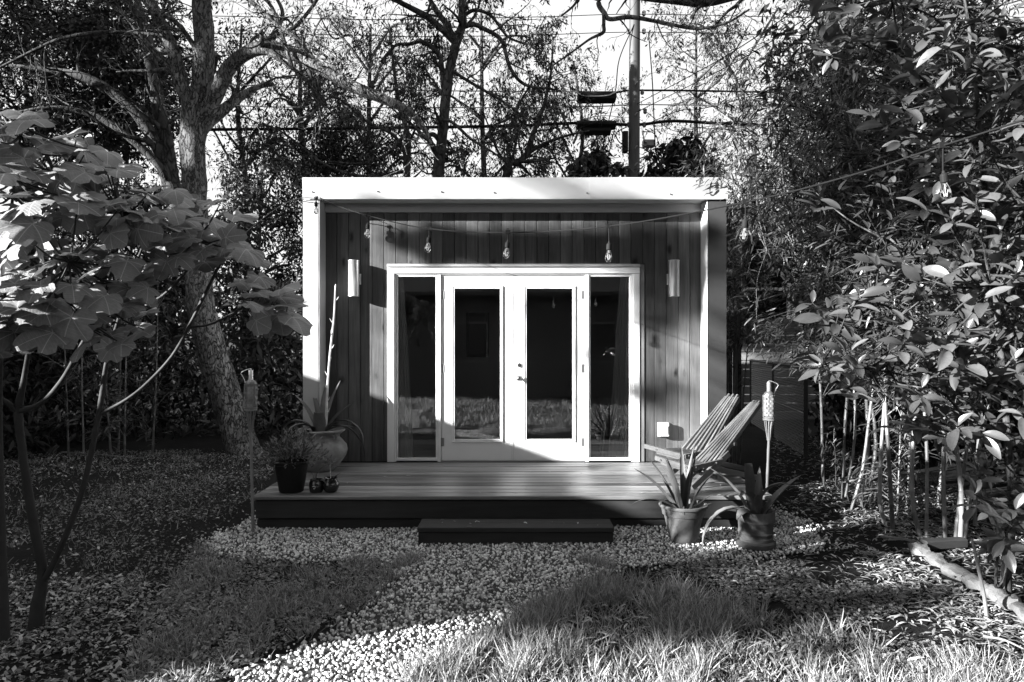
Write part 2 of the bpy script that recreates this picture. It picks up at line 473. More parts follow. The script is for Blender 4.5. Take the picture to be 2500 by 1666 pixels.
MT = dict(
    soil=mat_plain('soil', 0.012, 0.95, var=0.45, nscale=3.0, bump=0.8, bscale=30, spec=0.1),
    gravel_bed=mat_plain('gravel_bed', 0.05, 0.9, var=0.4, nscale=60.0, bump=0.8, bscale=90, spec=0.1),
    gravel=mat_plain('gravel_stone', 0.50, 0.8, island=0.75, var=0.15, nscale=90, spec=0.25),
    grass=mat_plain('grass_blade', 0.29, 0.5, island=0.7, transl=0.35, spec=0.35),
    clover=mat_plain('clover_leaf', 0.17, 0.45, island=0.75, transl=0.25, spec=0.4),
    litter=mat_plain('dead_leaf', 0.28, 0.6, island=0.88, transl=0.1, spec=0.3),
    cedar=mat_wood('cedar_plank', 0.076, 2, 0.95, 1.0, 0.42),
    trim_wood=mat_wood('cedar_trim', 0.17, 2, 0.2, 0.4, 0.1),
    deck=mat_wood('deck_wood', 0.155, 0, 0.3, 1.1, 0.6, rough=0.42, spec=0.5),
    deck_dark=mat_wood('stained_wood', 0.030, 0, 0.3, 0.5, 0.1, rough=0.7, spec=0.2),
    chair=mat_wood('chair_wood', 0.11, 0, 0.1, 0.5, 0.28, rough=0.6),
    fence=mat_wood('fence_wood', 0.17, 0, 0.55, 0.6, 0.3),
    white=mat_plain('white_paint', 0.72, 0.38, var=0.05, nscale=3.0, stain=0.12, spec=0.4),
    metal=mat_plain('galvanised_trim', 0.40, 0.42, var=0.07, nscale=1.6, scale=(1, 1, 3), spec=0.5, metal=0.15),
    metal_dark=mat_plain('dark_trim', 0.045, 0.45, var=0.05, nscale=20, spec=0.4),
    soffit=mat_plain('soffit_paint', 0.42, 0.6, var=0.05, nscale=4),
    steel=mat_plain('brushed_steel', 0.80, 0.33, var=0.10, nscale=60, scale=(1, 1, 0.03), metal=0.75),
    black=mat_plain('black_plastic', 0.012, 0.7, spec=0.15),
    cable=mat_plain('cable_rubber', 0.012, 0.85, spec=0.1),
    wire=mat_plain('wire_metal', 0.4, 0.5, metal=0.2),
    inner=mat_plain('inner_wall', 0.5, 0.7, var=0.04),
    inner_floor=mat_plain('inner_floor', 0.12, 0.4, var=0.2, nscale=8),
    cloth=mat_plain('curtain_cloth', 0.85, 0.8, var=0.12, nscale=9, scale=(1, 1, 0.3), transl=0.2),
    urn=mat_plain('weathered_clay', 0.22, 0.75, var=0.4, nscale=9, stain=0.75, bump=0.25, bscale=50),
    terracotta=mat_plain('terracotta', 0.07, 0.8, var=0.4, nscale=14, stain=0.5, bump=0.2, bscale=90),
    glaze=mat_plain('black_glaze', 0.012, 0.12, spec=0.7),
    potblack=mat_plain('black_pot', 0.010, 0.6, var=0.2, nscale=20, spec=0.2),
    potsoil=mat_plain('pot_soil', 0.03, 0.95, var=0.4, nscale=40, bump=0.8, bscale=120),
    agave=mat_plain('agave_leaf', 0.085, 0.5, var=0.3, nscale=9, rnd=0.3, bump=0.1, bscale=60),
    aloe=mat_plain('aloe_leaf', 0.06, 0.45, var=0.35, nscale=14, rnd=0.35, bump=0.1, bscale=80),
    stalk=mat_plain('dry_stalk', 0.55, 0.7, var=0.3, nscale=20),
    bushleaf=mat_plain('small_leaf', 0.10, 0.45, island=0.6, transl=0.2, spec=0.5),
    bamboo_pole=mat_plain('bamboo_pole', 0.16, 0.5, var=0.25, nscale=8, scale=(1, 1, 0.2), rnd=0.15),
    basket=mat_plain('woven_bamboo', 0.22, 0.55, island=0.35, var=0.1, nscale=30),
    culm=mat_plain('bamboo_culm', 0.115, 0.45, var=0.35, nscale=3.5, rnd=0.45, spec=0.45),
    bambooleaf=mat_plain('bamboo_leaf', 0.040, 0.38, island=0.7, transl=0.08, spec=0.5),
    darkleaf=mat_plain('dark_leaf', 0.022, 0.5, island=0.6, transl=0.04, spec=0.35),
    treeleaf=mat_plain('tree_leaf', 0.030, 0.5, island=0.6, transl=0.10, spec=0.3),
    broadleaf=mat_plain('broad_leaf', 0.07, 0.36, rnd=0.4, island=0.25, var=0.2, nscale=14, transl=0.05, spec=0.6),
    fig=mat_figleaf('fig_leaf', 0.20),
    figstem=mat_plain('fig_stem', 0.022, 0.7, var=0.3, nscale=16, bump=0.2),
    bark=mat_bark('flaky_bark', 0.10, 17.0, 0.40, 0.03, 0.93),
    bark_dark=mat_bark('dark_bark', 0.055, 9.0, 0.4, 0.02, 0.7),
    pole=mat_wood('pole_wood', 0.055, 2, 0.5, 0.7, 0.05),
    stone=mat_plain('edging_stone', 0.13, 0.85, var=0.35, nscale=10, bump=0.7, bscale=40),
    stick=mat_plain('dry_stick', 0.15, 0.8, var=0.45, nscale=14),
    siding=mat_plain('house_siding', 0.07, 0.7, var=0.1, nscale=4),
    roof=mat_plain('roof_shingle', 0.08, 0.85, var=0.3, nscale=14, bump=0.4),
    glass=mat_glass('window_glass'),
    bulbglass=mat_glass('bulb_glass', 0.96),
    filament=mat_plain('filament_wire', 0.75, 0.3, metal=0.4),
    brass=mat_plain('door_metal', 0.45, 0.25, metal=1.0),
    hinge=mat_plain('hinge_metal', 0.22, 0.4, metal=0.6),
    mirror=mat_plain('picture_dark', 0.04, 0.2, spec=0.6),
)

# ------------------------------------------------------------------ ground
path_poly = [tuple(G(*p)[:2]) for p in [(470,1800),(600,1640),(760,1560),(880,1500),(960,1425),(985,1375),(900,1362),(760,1372),
             (620,1362),(520,1345),(490,1318),(560,1290),(600,1262),(640,1240)]]
path_poly += [(-1.9, 6.2), (2.3, 6.9), (2.75, 7.0)]
path_poly += [tuple(G(*p)[:2]) for p in [(1895,1235),(1960,1265),(2000,1300),(2015,1330),(1940,1352),(1760,1368),(1640,1376),
              (1520,1392),(1440,1428),(1370,1462),(1270,1508),(1150,1572),(1030,1640),(950,1720),(900,1820)]]

def ground_h(x, y):
    return 0.025 * sin_noise(x * 0.5, y * 0.5, 1) - 0.02

def make_ground():
    xs = np.concatenate([[-150, -60, -30, -16], np.linspace(-10, 10, 101), [16, 30, 60, 150]])
    ys = np.concatenate([[-150, -60, -30, -14], np.linspace(-8, 14, 111), [20, 34, 60, 150]])
    X, Y = np.meshgrid(xs, ys)
    Z = ground_h(X, Y)
    Z[(abs(X) > 11) | (Y > 15) | (Y < -9)] = -0.02
    nx = len(xs)
    V = np.stack([X, Y, Z], -1).reshape(-1, 3)
    I = np.arange(len(V)).reshape(len(ys), nx)
    Fq = np.stack([I[:-1, :-1], I[:-1, 1:], I[1:, 1:], I[1:, :-1]], -1).reshape(-1, 4)
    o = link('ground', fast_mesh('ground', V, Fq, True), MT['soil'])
    tag(o, 'dark bare soil of the back garden under grass and leaves', kind='structure')
make_ground()

# gravel: a bed, then the stones lying on it
def make_gravel():
    n = 90
    xs = np.linspace(-3.0, 3.2, 125); ys = np.linspace(2.0, 7.1, 103)
    X, Y = np.meshgrid(xs, ys)
    pts = np.stack([X.ravel(), Y.ravel()], -1)
    ins = in_poly(pts, path_poly).reshape(X.shape)
    Z = ground_h(X, Y) + 0.012
    V = np.stack([X, Y, Z], -1).reshape(-1, 3)
    I = np.arange(len(V)).reshape(X.shape)
    ok = ins[:-1, :-1] & ins[:-1, 1:] & ins[1:, 1:] & ins[1:, :-1]
    Fq = np.stack([I[:-1, :-1], I[:-1, 1:], I[1:, 1:], I[1:, :-1]], -1)[ok]
    o = link('gravel_bed', fast_mesh('gravel_bed', V, Fq, True), MT['gravel_bed'])
    tag(o, 'sandy bed under the pale gravel path and deck apron', kind='structure')
    N = 85000
    p = np.stack([R.uniform(-3, 3.2, N), R.uniform(2.0, 6.6, N)], -1)
    q = p + 0.045 * np.stack([sin_noise(p[:, 0]*3, p[:, 1]*3, 4), sin_noise(p[:, 0]*3, p[:, 1]*3, 5)], -1) + R.normal(0, 0.035, p.shape) * np.where(R.random((len(p), 1)) < .12, 3.0, 1.0)
    k = in_poly(q, path_poly)
    under = (p[:, 0] > -2.1) & (p[:, 0] < 2.12) & (p[:, 1] > 5.82)
    p = p[k & ~under]
    t = (1 + 5 ** 0.5) / 2
    iv = np.array([(-1,t,0),(1,t,0),(-1,-t,0),(1,-t,0),(0,-1,t),(0,1,t),(0,-1,-t),(0,1,-t),(t,0,-1),(t,0,1),(-t,0,-1),(-t,0,1)], float)
    iv /= np.linalg.norm(iv[0])
    iff = np.array([(0,11,5),(0,5,1),(0,1,7),(0,7,10),(0,10,11),(1,5,9),(5,11,4),(11,10,2),(10,7,6),(7,1,8),(3,9,4),(3,4,2),(3,2,6),(3,6,8),(3,8,9),(4,9,5),(2,4,11),(6,2,10),(8,6,7),(9,8,1)])
    n = len(p)
    size = R.uniform(0.0045, 0.0108, n) * np.where(R.random(n) < 0.05, 1.5, 1.0)
    pos = np.stack([p[:, 0], p[:, 1], ground_h(p[:, 0], p[:, 1]) + 0.012 + size * R.uniform(0.0, 0.75, n)], -1)
    fr = axes_from(R.normal(size=(n, 3)), R.normal(size=(n, 3)))
    iv2 = iv * (1 + 0.25 * np.random.default_rng(3).normal(size=(12, 1)).clip(-1, 1))
    sc = size[:, None] * R.uniform(0.65, 1.35, (n, 3))
    o = link('gravel', scatter_mesh('gravel', iv2, iff, pos, fr, sc), MT['gravel'])
    tag(o, 'pale crushed gravel of the winding path and round the deck', kind='stuff')
make_gravel()

# ------------------------------------------------------------------ the studio
YW, YF = 7.41, 7.17
def X(px): return (px - 1250.0) / 225.0
def Z(py): return EYE + (HOR - py) / 225.0
DK = 0.27                                                   # deck level

studio = empty('garden_studio', (0, 9, DK), 0, 'small flat roofed cedar clad studio with white french doors behind the deck', 'garden studio')
studio.location = (0, 0, 0)

def wall_planks():
    x = -2.028; w = 0.1277; k = 0
    top = 2.972
    lo, hi = X(946) - 0.004, X(1574) + 0.004
    rr = np.random.default_rng(5)
    while x < 2.05:
        a, b = x + 0.0022, min(x + w, 2.054) - 0.0022
        dy = rr.uniform(-0.0022, 0.0022)
        mb = MB()
        cx = (a + b) / 2
        def piece(x0, x1, z0, z1):
            mb.cbox(x0 - cx, x1 - cx, 0.0, 0.02, z0, z1, 0.0035)
        if b <= lo or a >= hi:
            piece(a, b, DK + 0.004, top)
        else:
            piece(a, b, Z(645) + 0.004, top)
            if a < lo - 0.012: piece(a, lo, DK + 0.004, Z(645) + 0.004)
            if b > hi + 0.012: piece(hi, b, DK + 0.004, Z(645) + 0.004)
        mb.build('wall_plank', MT['cedar'], studio, loc=(cx, YW + dy, 0))
        x += w; k += 1
wall_planks()

# wall core, sides, rear, floor, ceiling, roof
x0, x1 = X(965), X(1544)
zt = Z(668)
core = MB()
core.box(-2.025, x0 - 0.02, 7.436, 7.50, DK - 0.1, 3.05).box(x1 + 0.02, 2.05, 7.436, 7.50, DK - 0.1, 3.05)
core.box(x0 - 0.02, x1 + 0.02, 7.436, 7.50, zt + 0.012, 3.05)
core.build('front_wall', MT['black'], studio)
for sx0, sx1 in ((-2.19, -2.030), (2.056, 2.245)):
    MB().box(sx0, sx1, 7.186, 10.6, 0.02, 3.19).build('side_wall', MT['metal'], studio)
MB().box(-2.19, 2.245, 10.603, 10.66, 0.02, 3.19).build('rear_wall', MT['metal_dark'], studio)
MB().box(-2.027, 2.053, 7.503, 10.60, DK - 0.05, DK - 0.012).build('floor', MT['inner_floor'], studio)
MB().box(-2.027, 2.053, 7.503, 10.60, 2.90, 2.94).build('ceiling', MT['inner'], studio)
MB().box(-2.027, 2.053, 10.50, 10.59, DK - 0.01, 2.897).build('inner_wall', MT['inner'], studio)
for sx in (-2.026, 2.036):
    MB().box(sx, sx + 0.016, 7.505, 10.497, DK - 0.01, 2.895).build('inner_wall', MT['inner'], studio)
MB().box(-2.192, 2.256, 7.186, 10.72, 3.195, 3.278).build('roof', MT['metal'], studio)
MB().box(-2.028, 2.054, 7.19, 7.436, 3.068, 3.09).build('soffit', MT['soffit'], studio)
MB().cbox(-2.026, 2.052, 7.385, 7.43, 2.975, 3.066, 0.004, 0).build('frieze_board', MT['soffit'], studio)

def sheet(x0, x1, z0, z1, y, nx, nz, mat, name, dents=(), bow=0.003, th=0.004, seed=0):
    """thin bent metal sheet with dents round its fixings"""
    xs, zs = np.linspace(x0, x1, nx), np.linspace(z0, z1, nz)
    A, B = np.meshgrid(xs, zs)
    Y = y + bow * sin_noise(A * 1.2, B * 4.0, seed)
    for dx, dz, s in dents:
        Y += s * np.exp(-((A - dx) ** 2 / 0.02 + (B - dz) ** 2 / 0.003))
    V = np.stack([A, Y, B], -1).reshape(-1, 3)
    V2 = V + np.array([0, th, 0])
    I = np.arange(nx * nz).reshape(nz, nx)
    f = np.stack([I[:-1, :-1], I[:-1, 1:], I[1:, 1:], I[1:, :-1]], -1).reshape(-1, 4)
    n = nx * nz
    Fs = [tuple(r) for r in f] + [tuple(r[::-1] + n) for r in f]
    ring = list(I[0]) + list(I[1:, -1]) + list(I[-1, -2::-1]) + list(I[-2:0:-1, 0])
    Fs += [(ring[i], ring[i] + n, ring[(i+1) % len(ring)] + n, ring[(i+1) % len(ring)]) for i in range(len(ring))]
    return MB().add(np.vstack([V, V2]), Fs).build(name, mat, studio, smooth=True)

def XF(px): return (px - 1250.0) / 232.9
def ZF(py): return EYE + (HOR - py) / 232.9
scr = [(762,469),(922,468),(1077,469),(1206,471),(1433,472),(1635,475),(1733,476)]
d1 = [(XF(a), ZF(b), R.uniform(0.003, 0.006)) for a, b in scr[:5]] + [(0.74, 3.17, 0.007)]
d2 = [(XF(a), ZF(b), R.uniform(0.003, 0.006)) for a, b in scr[5:]] + [(2.2, 3.2, 0.012)]
f1 = sheet(XF(739), XF(1443), 3.066, 3.292, 7.146, 90, 10, MT['metal'], 'fascia_sheet', d1, 0.003, 0.004, 1)
f2 = sheet(XF(1439), XF(1776), 3.062, 3.292, 7.138, 60, 10, MT['metal'], 'fascia_sheet', d2, 0.003, 0.004, 2)
for i, (a, b) in enumerate(scr):
    MB().lathe([(0.0, -0.006), (0.006, -0.004), (0.008, 0.0), (0.008, 0.01)], 8).build('screw', MT['hinge'], f1 if i < 5 else f2,
        loc=(XF(a), 7.139 if i < 5 else 7.131, ZF(b)), rot=(-PI / 2, 0, 0))
# folded lip and cap of the fascia
MB().box(-2.192, 2.256, 7.15, 7.186, 3.281, 3.290).build('drip_edge', MT['metal'], studio)
sheet(-2.194, -2.034, 0.10, 3.062, 7.166, 6, 60, MT['metal'], 'corner_trim', [], 0.002, 0.004, 5)
sheet(2.066, 2.250, 0.10, 3.062, 7.166, 6, 60, MT['metal_dark'], 'corner_trim', [], 0.002, 0.004, 6)['label'] = 'corner trim coloured dark for its shade'  # the shade on this trim is put into its dark colour
# right return coloured white for the sun on it, left return plain metal
MB().box(2.047, 2.0545, 7.168, 7.43, DK, 3.06).build('return_strip', MT['white'], studio)
MB().box(-2.0285, -2.022, 7.168, 7.43, DK, 3.06).build('return_strip', MT['metal'], studio)

# casing round doors and side windows
MB().cbox(X(946), X(963), 7.388, 7.436, DK + 0.002, Z(669), 0.003, 2).build('door_casing', MT['white'], studio)
MB().cbox(X(1546), X(1561), 7.388, 7.436, DK + 0.002, Z(669), 0.003, 2).build('door_casing', MT['white'], studio)
MB().cbox(X(946), X(1561), 7.386, 7.436, Z(668.5), Z(652.5), 0.003, 0).build('door_casing', MT['white'], studio)
MB().box(X(946) - 0.004, X(1561) + 0.004, 7.368, 7.43, Z(652) , Z(650.5)).box(X(946) - 0.004, X(1561) + 0.004, 7.392, 7.43, Z(650), Z(645)).build('head_flashing', MT['soffit'], studio)
MB().cbox(X(1562), X(1573), 7.400, 7.432, DK + 0.004, Z(646), 0.003, 2).build('trim_board', MT['trim_wood'], studio)
MB().box(X(963.3), X(967), 7.402, 7.47, DK + 0.002, Z(669)).box(X(1541), X(1545.7), 7.402, 7.47, DK + 0.002, Z(669)).box(X(967.2), X(1540.8), 7.404, 7.47, Z(671.5), Z(669)).build('door_jamb', MT['white'], studio)
MB().cbox(X(1068), X(1076.5), 7.398, 7.47, DK + 0.002, Z(672), 0.003, 2).build('mullion', MT['white'], studio)
MB().cbox(X(1428), X(1437.5), 7.398, 7.47, DK + 0.002, Z(672), 0.003, 2).build('mullion', MT['white'], studio)
MB().box(X(1077), X(1427), 7.39, 7.47, DK - 0.008, DK + 0.012).build('threshold', MT['hinge'], studio)

def frame_mb(xa, xb, za, zb, w, y0, y1, mb=None, c=0.003):
    mb = mb or MB()
    mb.cbox(xa, xa + w, y0, y1, za, zb, c, 2).cbox(xb - w, xb, y0, y1, za, zb, c, 2)
    mb.cbox(xa + w + 0.0003, xb - w - 0.0003, y0, y1, zb - w, zb, c, 0).cbox(xa + w + 0.0003, xb - w - 0.0003, y0, y1, za, za + w, c, 0)
    return mb

def door(xl, xr, gx0, gx1, side):
    zb, ztp = DK + 0.014, Z(673.5)
    gz0, gz1 = Z(1079), Z(699)
    mb = MB()
    mb.box(xl, gx0, 7.418, 7.462, zb, ztp).box(gx1, xr, 7.418, 7.462, zb, ztp)
    mb.box(gx0 + 0.0002, gx1 - 0.0002, 7.418, 7.462, gz1, ztp).box(gx0 + 0.0002, gx1 - 0.0002, 7.418, 7.462, zb, gz0)
    d = mb.build('door', MT['white'], studio)
    fr = frame_mb(gx0 - 0.004, gx1 + 0.004, gz0 - 0.004, gz1 + 0.004, 0.012, 7.404, 7.4405)
    frame_mb(gx0 + 0.0085, gx1 - 0.0085, gz0 + 0.0085, gz1 - 0.0085, 0.018, 7.410, 7.4395, fr)
    fr.build('glazing_frame', MT['white'], d)
    MB().box(gx0 + 0.004, gx1 - 0.004, 7.441, 7.446, gz0 + 0.004, gz1 - 0.004).build('pane', MT['glass'], d)
    hx = xl if side < 0 else xr
    for py in (720, 900, 1080):
        z = Z(py)
        h = MB().lathe([(0.0, -0.047), (0.007, -0.047), (0.007, 0.047), (0.0, 0.047)], 8, (hx + 0.004 * side, 7.408, z))
        h.box(min(hx, hx - side * 0.03), max(hx, hx - side * 0.03), 7.413, 7.4165, z - 0.045, z + 0.045)
        h.build('hinge', MT['hinge'] if (side > 0 or py == 1080) else MT['metal'], d)
    return d
d1_ = door(X(1077.5), X(1249.5), X(1104), X(1227), -1)
d2_ = door(X(1254), X(1427), X(1280), X(1404), 1)
MB().box(X(1250), X(1253.6), 7.413, 7.466, DK + 0.014, Z(673.5)).build('astragal', MT['white'], d1_)
def knob(px, py, big, name):
    p = [(0.0, -0.062), (0.017, -0.060), (0.026, -0.05), (0.027, -0.04), (0.018, -0.03), (0.012, -0.022), (0.012, -0.008), (0.031, -0.006), (0.033, 0.0)] if big else \
        [(0.0, -0.022), (0.008, -0.022), (0.009, -0.016), (0.022, -0.015), (0.027, -0.006), (0.029, 0.0)]
    o = MB().lathe(p, 20).build(name, MT['brass'], d2_, True, loc=(X(px), 7.417, Z(py)), rot=(-PI / 2, 0, 0))
knob(1267, 924, True, 'knob'); knob(1268.5, 892, False, 'deadbolt')

def sidelight(pa, pb):
    xa, xb = X(pa), X(pb)
    w = frame_mb(xa, xb, DK + 0.012, Z(672), 0.016, 7.412, 7.46).build('window', MT['white'], studio)
    MB().box(xa + 0.012, xb - 0.012, 7.436, 7.441, DK + 0.022, Z(672) - 0.014).build('pane', MT['glass'], w)
    MB().cbox(xa + 0.002, xb - 0.002, 7.395, 7.4112, DK + 0.013, DK + 0.047, 0.003, 0).build('sill', MT['white'], w)
sidelight(967.5, 1067.5)
sidelight(1438, 1540.5)

# things inside the studio
def curtain(top, bot, label):
    """hanging cloth in folds; top / bot: pixel spans at rod and hem"""
    n, m = 40, 24
    V = []
    for j in range(m):
        t = j / (m - 1)
        a = top[0] + (bot[0] - top[0]) * t ** 0.8; b = top[1] + (bot[1] - top[1]) * t ** 0.8
        for i in range(n):
            u = i / (n - 1)
            x = X(a + (b - a) * u) * 1.018
            V.append((x, 7.488 + 0.012 * math.sin(u * 17 + t * 1.5) * (0.4 + t) + 0.01 * math.sin(u * 39), 2.36 - t * 2.05))
    I = np.arange(n * m).reshape(m, n)
    f = np.stack([I[:-1, :-1], I[:-1, 1:], I[1:, 1:], I[1:, :-1]], -1).reshape(-1, 4)
    o = link('curtain', fast_mesh('curtain', np.array(V), f, True), MT['cloth'])
    tag(o, label, 'curtain', 'curtains inside the studio windows')
curtain((966, 984), (962, 1012), 'pale curtain hanging inside the narrow window left of the doors')
curtain((1515, 1540), (1484, 1542), 'bunched pale curtain inside the narrow window right of the doors')
pic = empty('wall_mirror', (0, 0, 0), 0, 'dark framed mirror on the back wall seen through the left door', 'mirror')
fx, fz = (1166 - 1250) / F * 10.48, EYE + (840 - 818) / F * 10.48
frame_mb(fx - 0.17, fx + 0.17, fz - 0.34, fz + 0.34, 0.045, 10.455, 10.497).build('frame', MT['black'], pic)
MB().box(fx - 0.13, fx + 0.13, 10.475, 10.496, fz - 0.30, fz + 0.30).build('glass', MT['mirror'], pic)
st = empty('bar_stool', (0, 0, 0), 0, 'dim metal stool behind the narrow window right of the doors', 'stool')
cx, cy = X(1497) * 1.07, 7.95
MB().lathe([(0, .77), (.16, .77), (.17, .755), (.16, .735), (0, .735)], 16, (cx, cy, 0)).build('seat', MT['steel'], st, True)
for a in (0.7, 2.3, 3.9, 5.5):
    MB().tube([(cx + .12*math.cos(a), cy + .12*math.sin(a), .735), (cx + .2*math.cos(a), cy + .2*math.sin(a), DK - .012)], .011, 6).build('leg', MT['steel'], st)

# ------------------------------------------------------------------ deck and step
deck = empty('deck', (0, 0, 0), 0, 'low stained timber deck in front of the white doors', 'deck')
DX0, DX1 = -2.178, 2.200
y = 5.742; bw_ = 0.1375
k = 0
while y < 7.39:
    yb = min(y + bw_, 7.384)
    dz = R.uniform(-0.0015, 0.0015)
    MB().cbox(DX0 + R.uniform(-.004, .004), DX1 + R.uniform(-.004, .004), -bw_/2 + 0.0035, (yb - y) - bw_/2 - 0.0035, -0.036, 0, 0.007, 0).build(
        'deck_board', MT['deck'], deck, loc=(0, y + bw_/2, DK + dz))
    y += bw_; k += 1
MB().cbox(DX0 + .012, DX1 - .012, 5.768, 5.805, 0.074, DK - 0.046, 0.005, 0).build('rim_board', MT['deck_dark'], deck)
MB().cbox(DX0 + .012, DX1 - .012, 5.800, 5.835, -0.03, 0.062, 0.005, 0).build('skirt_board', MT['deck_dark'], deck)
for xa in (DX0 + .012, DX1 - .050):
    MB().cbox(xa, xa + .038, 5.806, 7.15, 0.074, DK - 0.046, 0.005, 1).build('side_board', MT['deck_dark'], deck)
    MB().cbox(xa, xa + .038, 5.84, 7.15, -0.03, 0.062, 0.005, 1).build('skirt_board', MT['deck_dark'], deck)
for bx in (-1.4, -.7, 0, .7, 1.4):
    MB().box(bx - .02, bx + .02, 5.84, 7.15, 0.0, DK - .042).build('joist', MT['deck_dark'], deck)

step = empty('step', (0, 0, 0), 0, 'low dark timber step on the gravel in front of the deck', 'step')
sx0, sx1 = -.728, .786
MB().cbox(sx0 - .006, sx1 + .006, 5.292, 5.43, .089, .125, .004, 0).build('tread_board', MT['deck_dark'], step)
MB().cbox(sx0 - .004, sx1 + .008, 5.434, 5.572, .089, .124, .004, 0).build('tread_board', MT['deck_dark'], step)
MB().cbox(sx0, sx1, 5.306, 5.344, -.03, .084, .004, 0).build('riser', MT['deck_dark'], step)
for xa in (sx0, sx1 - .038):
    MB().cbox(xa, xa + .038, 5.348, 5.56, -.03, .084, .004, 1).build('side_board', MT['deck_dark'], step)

# ------------------------------------------------------------------ wall lamps, socket box
def wall_lamp(px, label):
    t = empty('wall_lamp', (0, 0, 0), 0, label, 'wall lamp', 'cylinder lamps beside the doors')
    c = np.array([(px - 1250) / F * 7.29, 7.29, 0]); z0, z1 = Z(727) + .005, Z(638) - .005
    r = .0575
    MB().lathe([(r-.003, z0+.002), (r, z0), (r+.0016, z0+.001), (r+.0016, z0+.006), (r, z0+.008), (r, z1-.008), (r+.0016, z1-.006), (r+.0016, z1), (r-.003, z1), (r-.004, z1-.02), (r-.004, z0+.02), (r-.003, z0+.002)], 40, c).build('shade', MT['steel'], t, True)
    mid = (z0 + z1) / 2 + .0
    MB().disc((c[0], c[1], z0 + .05), r - .005, 24).disc((c[0], c[1], z1 - .05), r - .005, 24).build('reflector', MT['black'], t)
    MB().cbox(c[0] - .055, c[0] + .055, 7.386, 7.408, mid - .058, mid + .058, .003, 0).box(c[0] - .03, c[0] + .03, 7.34, 7.387, mid - .03, mid + .03).build('back_plate', MT['steel'], t)
wall_lamp(863.5, 'brushed steel cylinder lamp on the cedar wall left of the doors')
wall_lamp(1645.5, 'brushed steel cylinder lamp on the cedar wall right of the doors')

ob = empty('outlet_box', (0, 0, 0), 0, 'small pale weatherproof socket box low on the cedar wall by the chairs', 'outlet box')
ox, oz = (1619.5 - 1250) / F * 7.36, EYE - (1050 - 840) / F * 7.36
MB().cbox(ox - .052, ox + .052, 7.375, 7.407, oz - .078, oz + .078, .01, 0).build('base', MT['white'], ob)
MB().cbox(ox - .046, ox + .05, 7.318, 7.374, oz - .07, oz + .078, .012, 0).cbox(ox - .03, ox + .034, 7.310, 7.319, oz - .045, oz + .05, .003, 0).build('cover', MT['white'], ob)
MB().box(ox - .056, ox - .046, 7.345, 7.368, oz - .045, oz - .02).box(ox - .056, ox - .046, 7.345, 7.368, oz + .02, oz + .045).build('hinge', MT['white'], ob)

# ------------------------------------------------------------------ folding slat chairs
def slat_chair(B, u, width, top_w, back_w, s_top, z_top, z_front, overhang, label):
    """folding chair of long slats: back slats run down to the front feet, seat slats run back to the rear feet"""
    u = np.array([u[0], u[1], 0.0]); u /= np.linalg.norm(u)
    r = np.array([-u[1], u[0], 0.0])
    t = empty('slat_chair', (B[0], B[1], DK), math.atan2(u[1], u[0]), label, 'chair', 'folding slat chairs on the deck')
    UPV = np.array([0, 0, 1.0])
    def pt(s, w, z):                         # local: x along u, y along r
        return np.array([s, w, z])
    slope = (z_top - .15) / (s_top - .24)
    nb = 7
    for i in range(nb):                      # back slats, fanned: wide at the seat, narrow at the head
        f = i / (nb - 1)
        wt = .02 + f * top_w
        wb = .02 + f * back_w
        e = 0 if i % 2 else .02
        MB().beam(pt(.20 + e, wb, .15 + (e - .04) * slope), pt(s_top - e, wt, z_top - e * slope), .021, .040, (-1, 0, 1)).build('back_slat', MT['chair'], t)
    for w0 in (.0, back_w * .55):            # front legs, parallel to the back
        MB().beam(pt(.0, w0 + .01, .014), pt(.43, w0 + .015, .29), .028, .058, (-1, 0, 1)).build('leg', MT['chair'], t)
    for w0 in (.05, width * .7):             # rear legs run back under the seat
        MB().beam(pt(.16, w0, .185), pt(.84, w0, .022), .026, .05).build('leg', MT['chair'], t)
    for i in range(nb - 1):
        f = (i + .5) / (nb - 1)
        w0 = .03 + f * (width - .06)
        MB().beam(pt(.0, w0, z_front - .004), pt(.36, .02 + f * back_w + .01, z_front - .012), .021, .036).build('seat_slat', MT['chair'], t)
    MB().beam(pt(-.012, -.02, z_front - .008), pt(-.012, width + overhang, z_front + .012), .042, .046, (0, 0, 1)).build('front_rail', MT['chair'], t)
    MB().beam(pt(.03, .0, z_front - .04), pt(.03, width, z_front - .035), .036, .03, (0, 0, 1)).build('front_rail', MT['chair'], t)
    MB().beam(pt(-.02, -.014, z_front - .002), pt(.33, -.012, z_front + .034), .024, .044).build('side_rail', MT['chair'], t)
    MB().beam(pt(.27, .0, z_front * .45), pt(.27, width, z_front * .45), .03, .03).build('cross_rail', MT['chair'], t)
    MB().beam(pt(.50, .0, .15 + .26 * slope - .035), pt(.50, .03 + back_w * .72, .15 + .26 * slope - .035), .03, .03).build('cross_rail', MT['chair'], t)
    for (s, w, z) in ((-.04, .03, z_front), (-.04, width * .85, z_front + .008)):
        MB().lathe([(0, -.004), (.008, -.003), (.009, .004)], 8).build('bolt', MT['hinge'], t, loc=(s, w, z), rot=(0, -PI / 2, 0))
    for (s, z) in ((.02, z_front + .004), (.25, z_front + .026)):
        MB().lathe([(0, -.004), (.008, -.003), (.009, .004)], 8).build('bolt', MT['hinge'], t, loc=(s, -.028, z), rot=(-PI / 2, 0, 0))
    return t
slat_chair((1.635, 6.43), (.9, .43), .46, .17, .40, .70, .77, .225, .14, 'rear weathered slat chair nearer the cedar wall and socket box')
slat_chair((1.585, 5.99), (.90, .44), .46, .10, .28, .84, .735, .195, .03, 'front weathered slat chair behind the potted aloes at the deck edge')

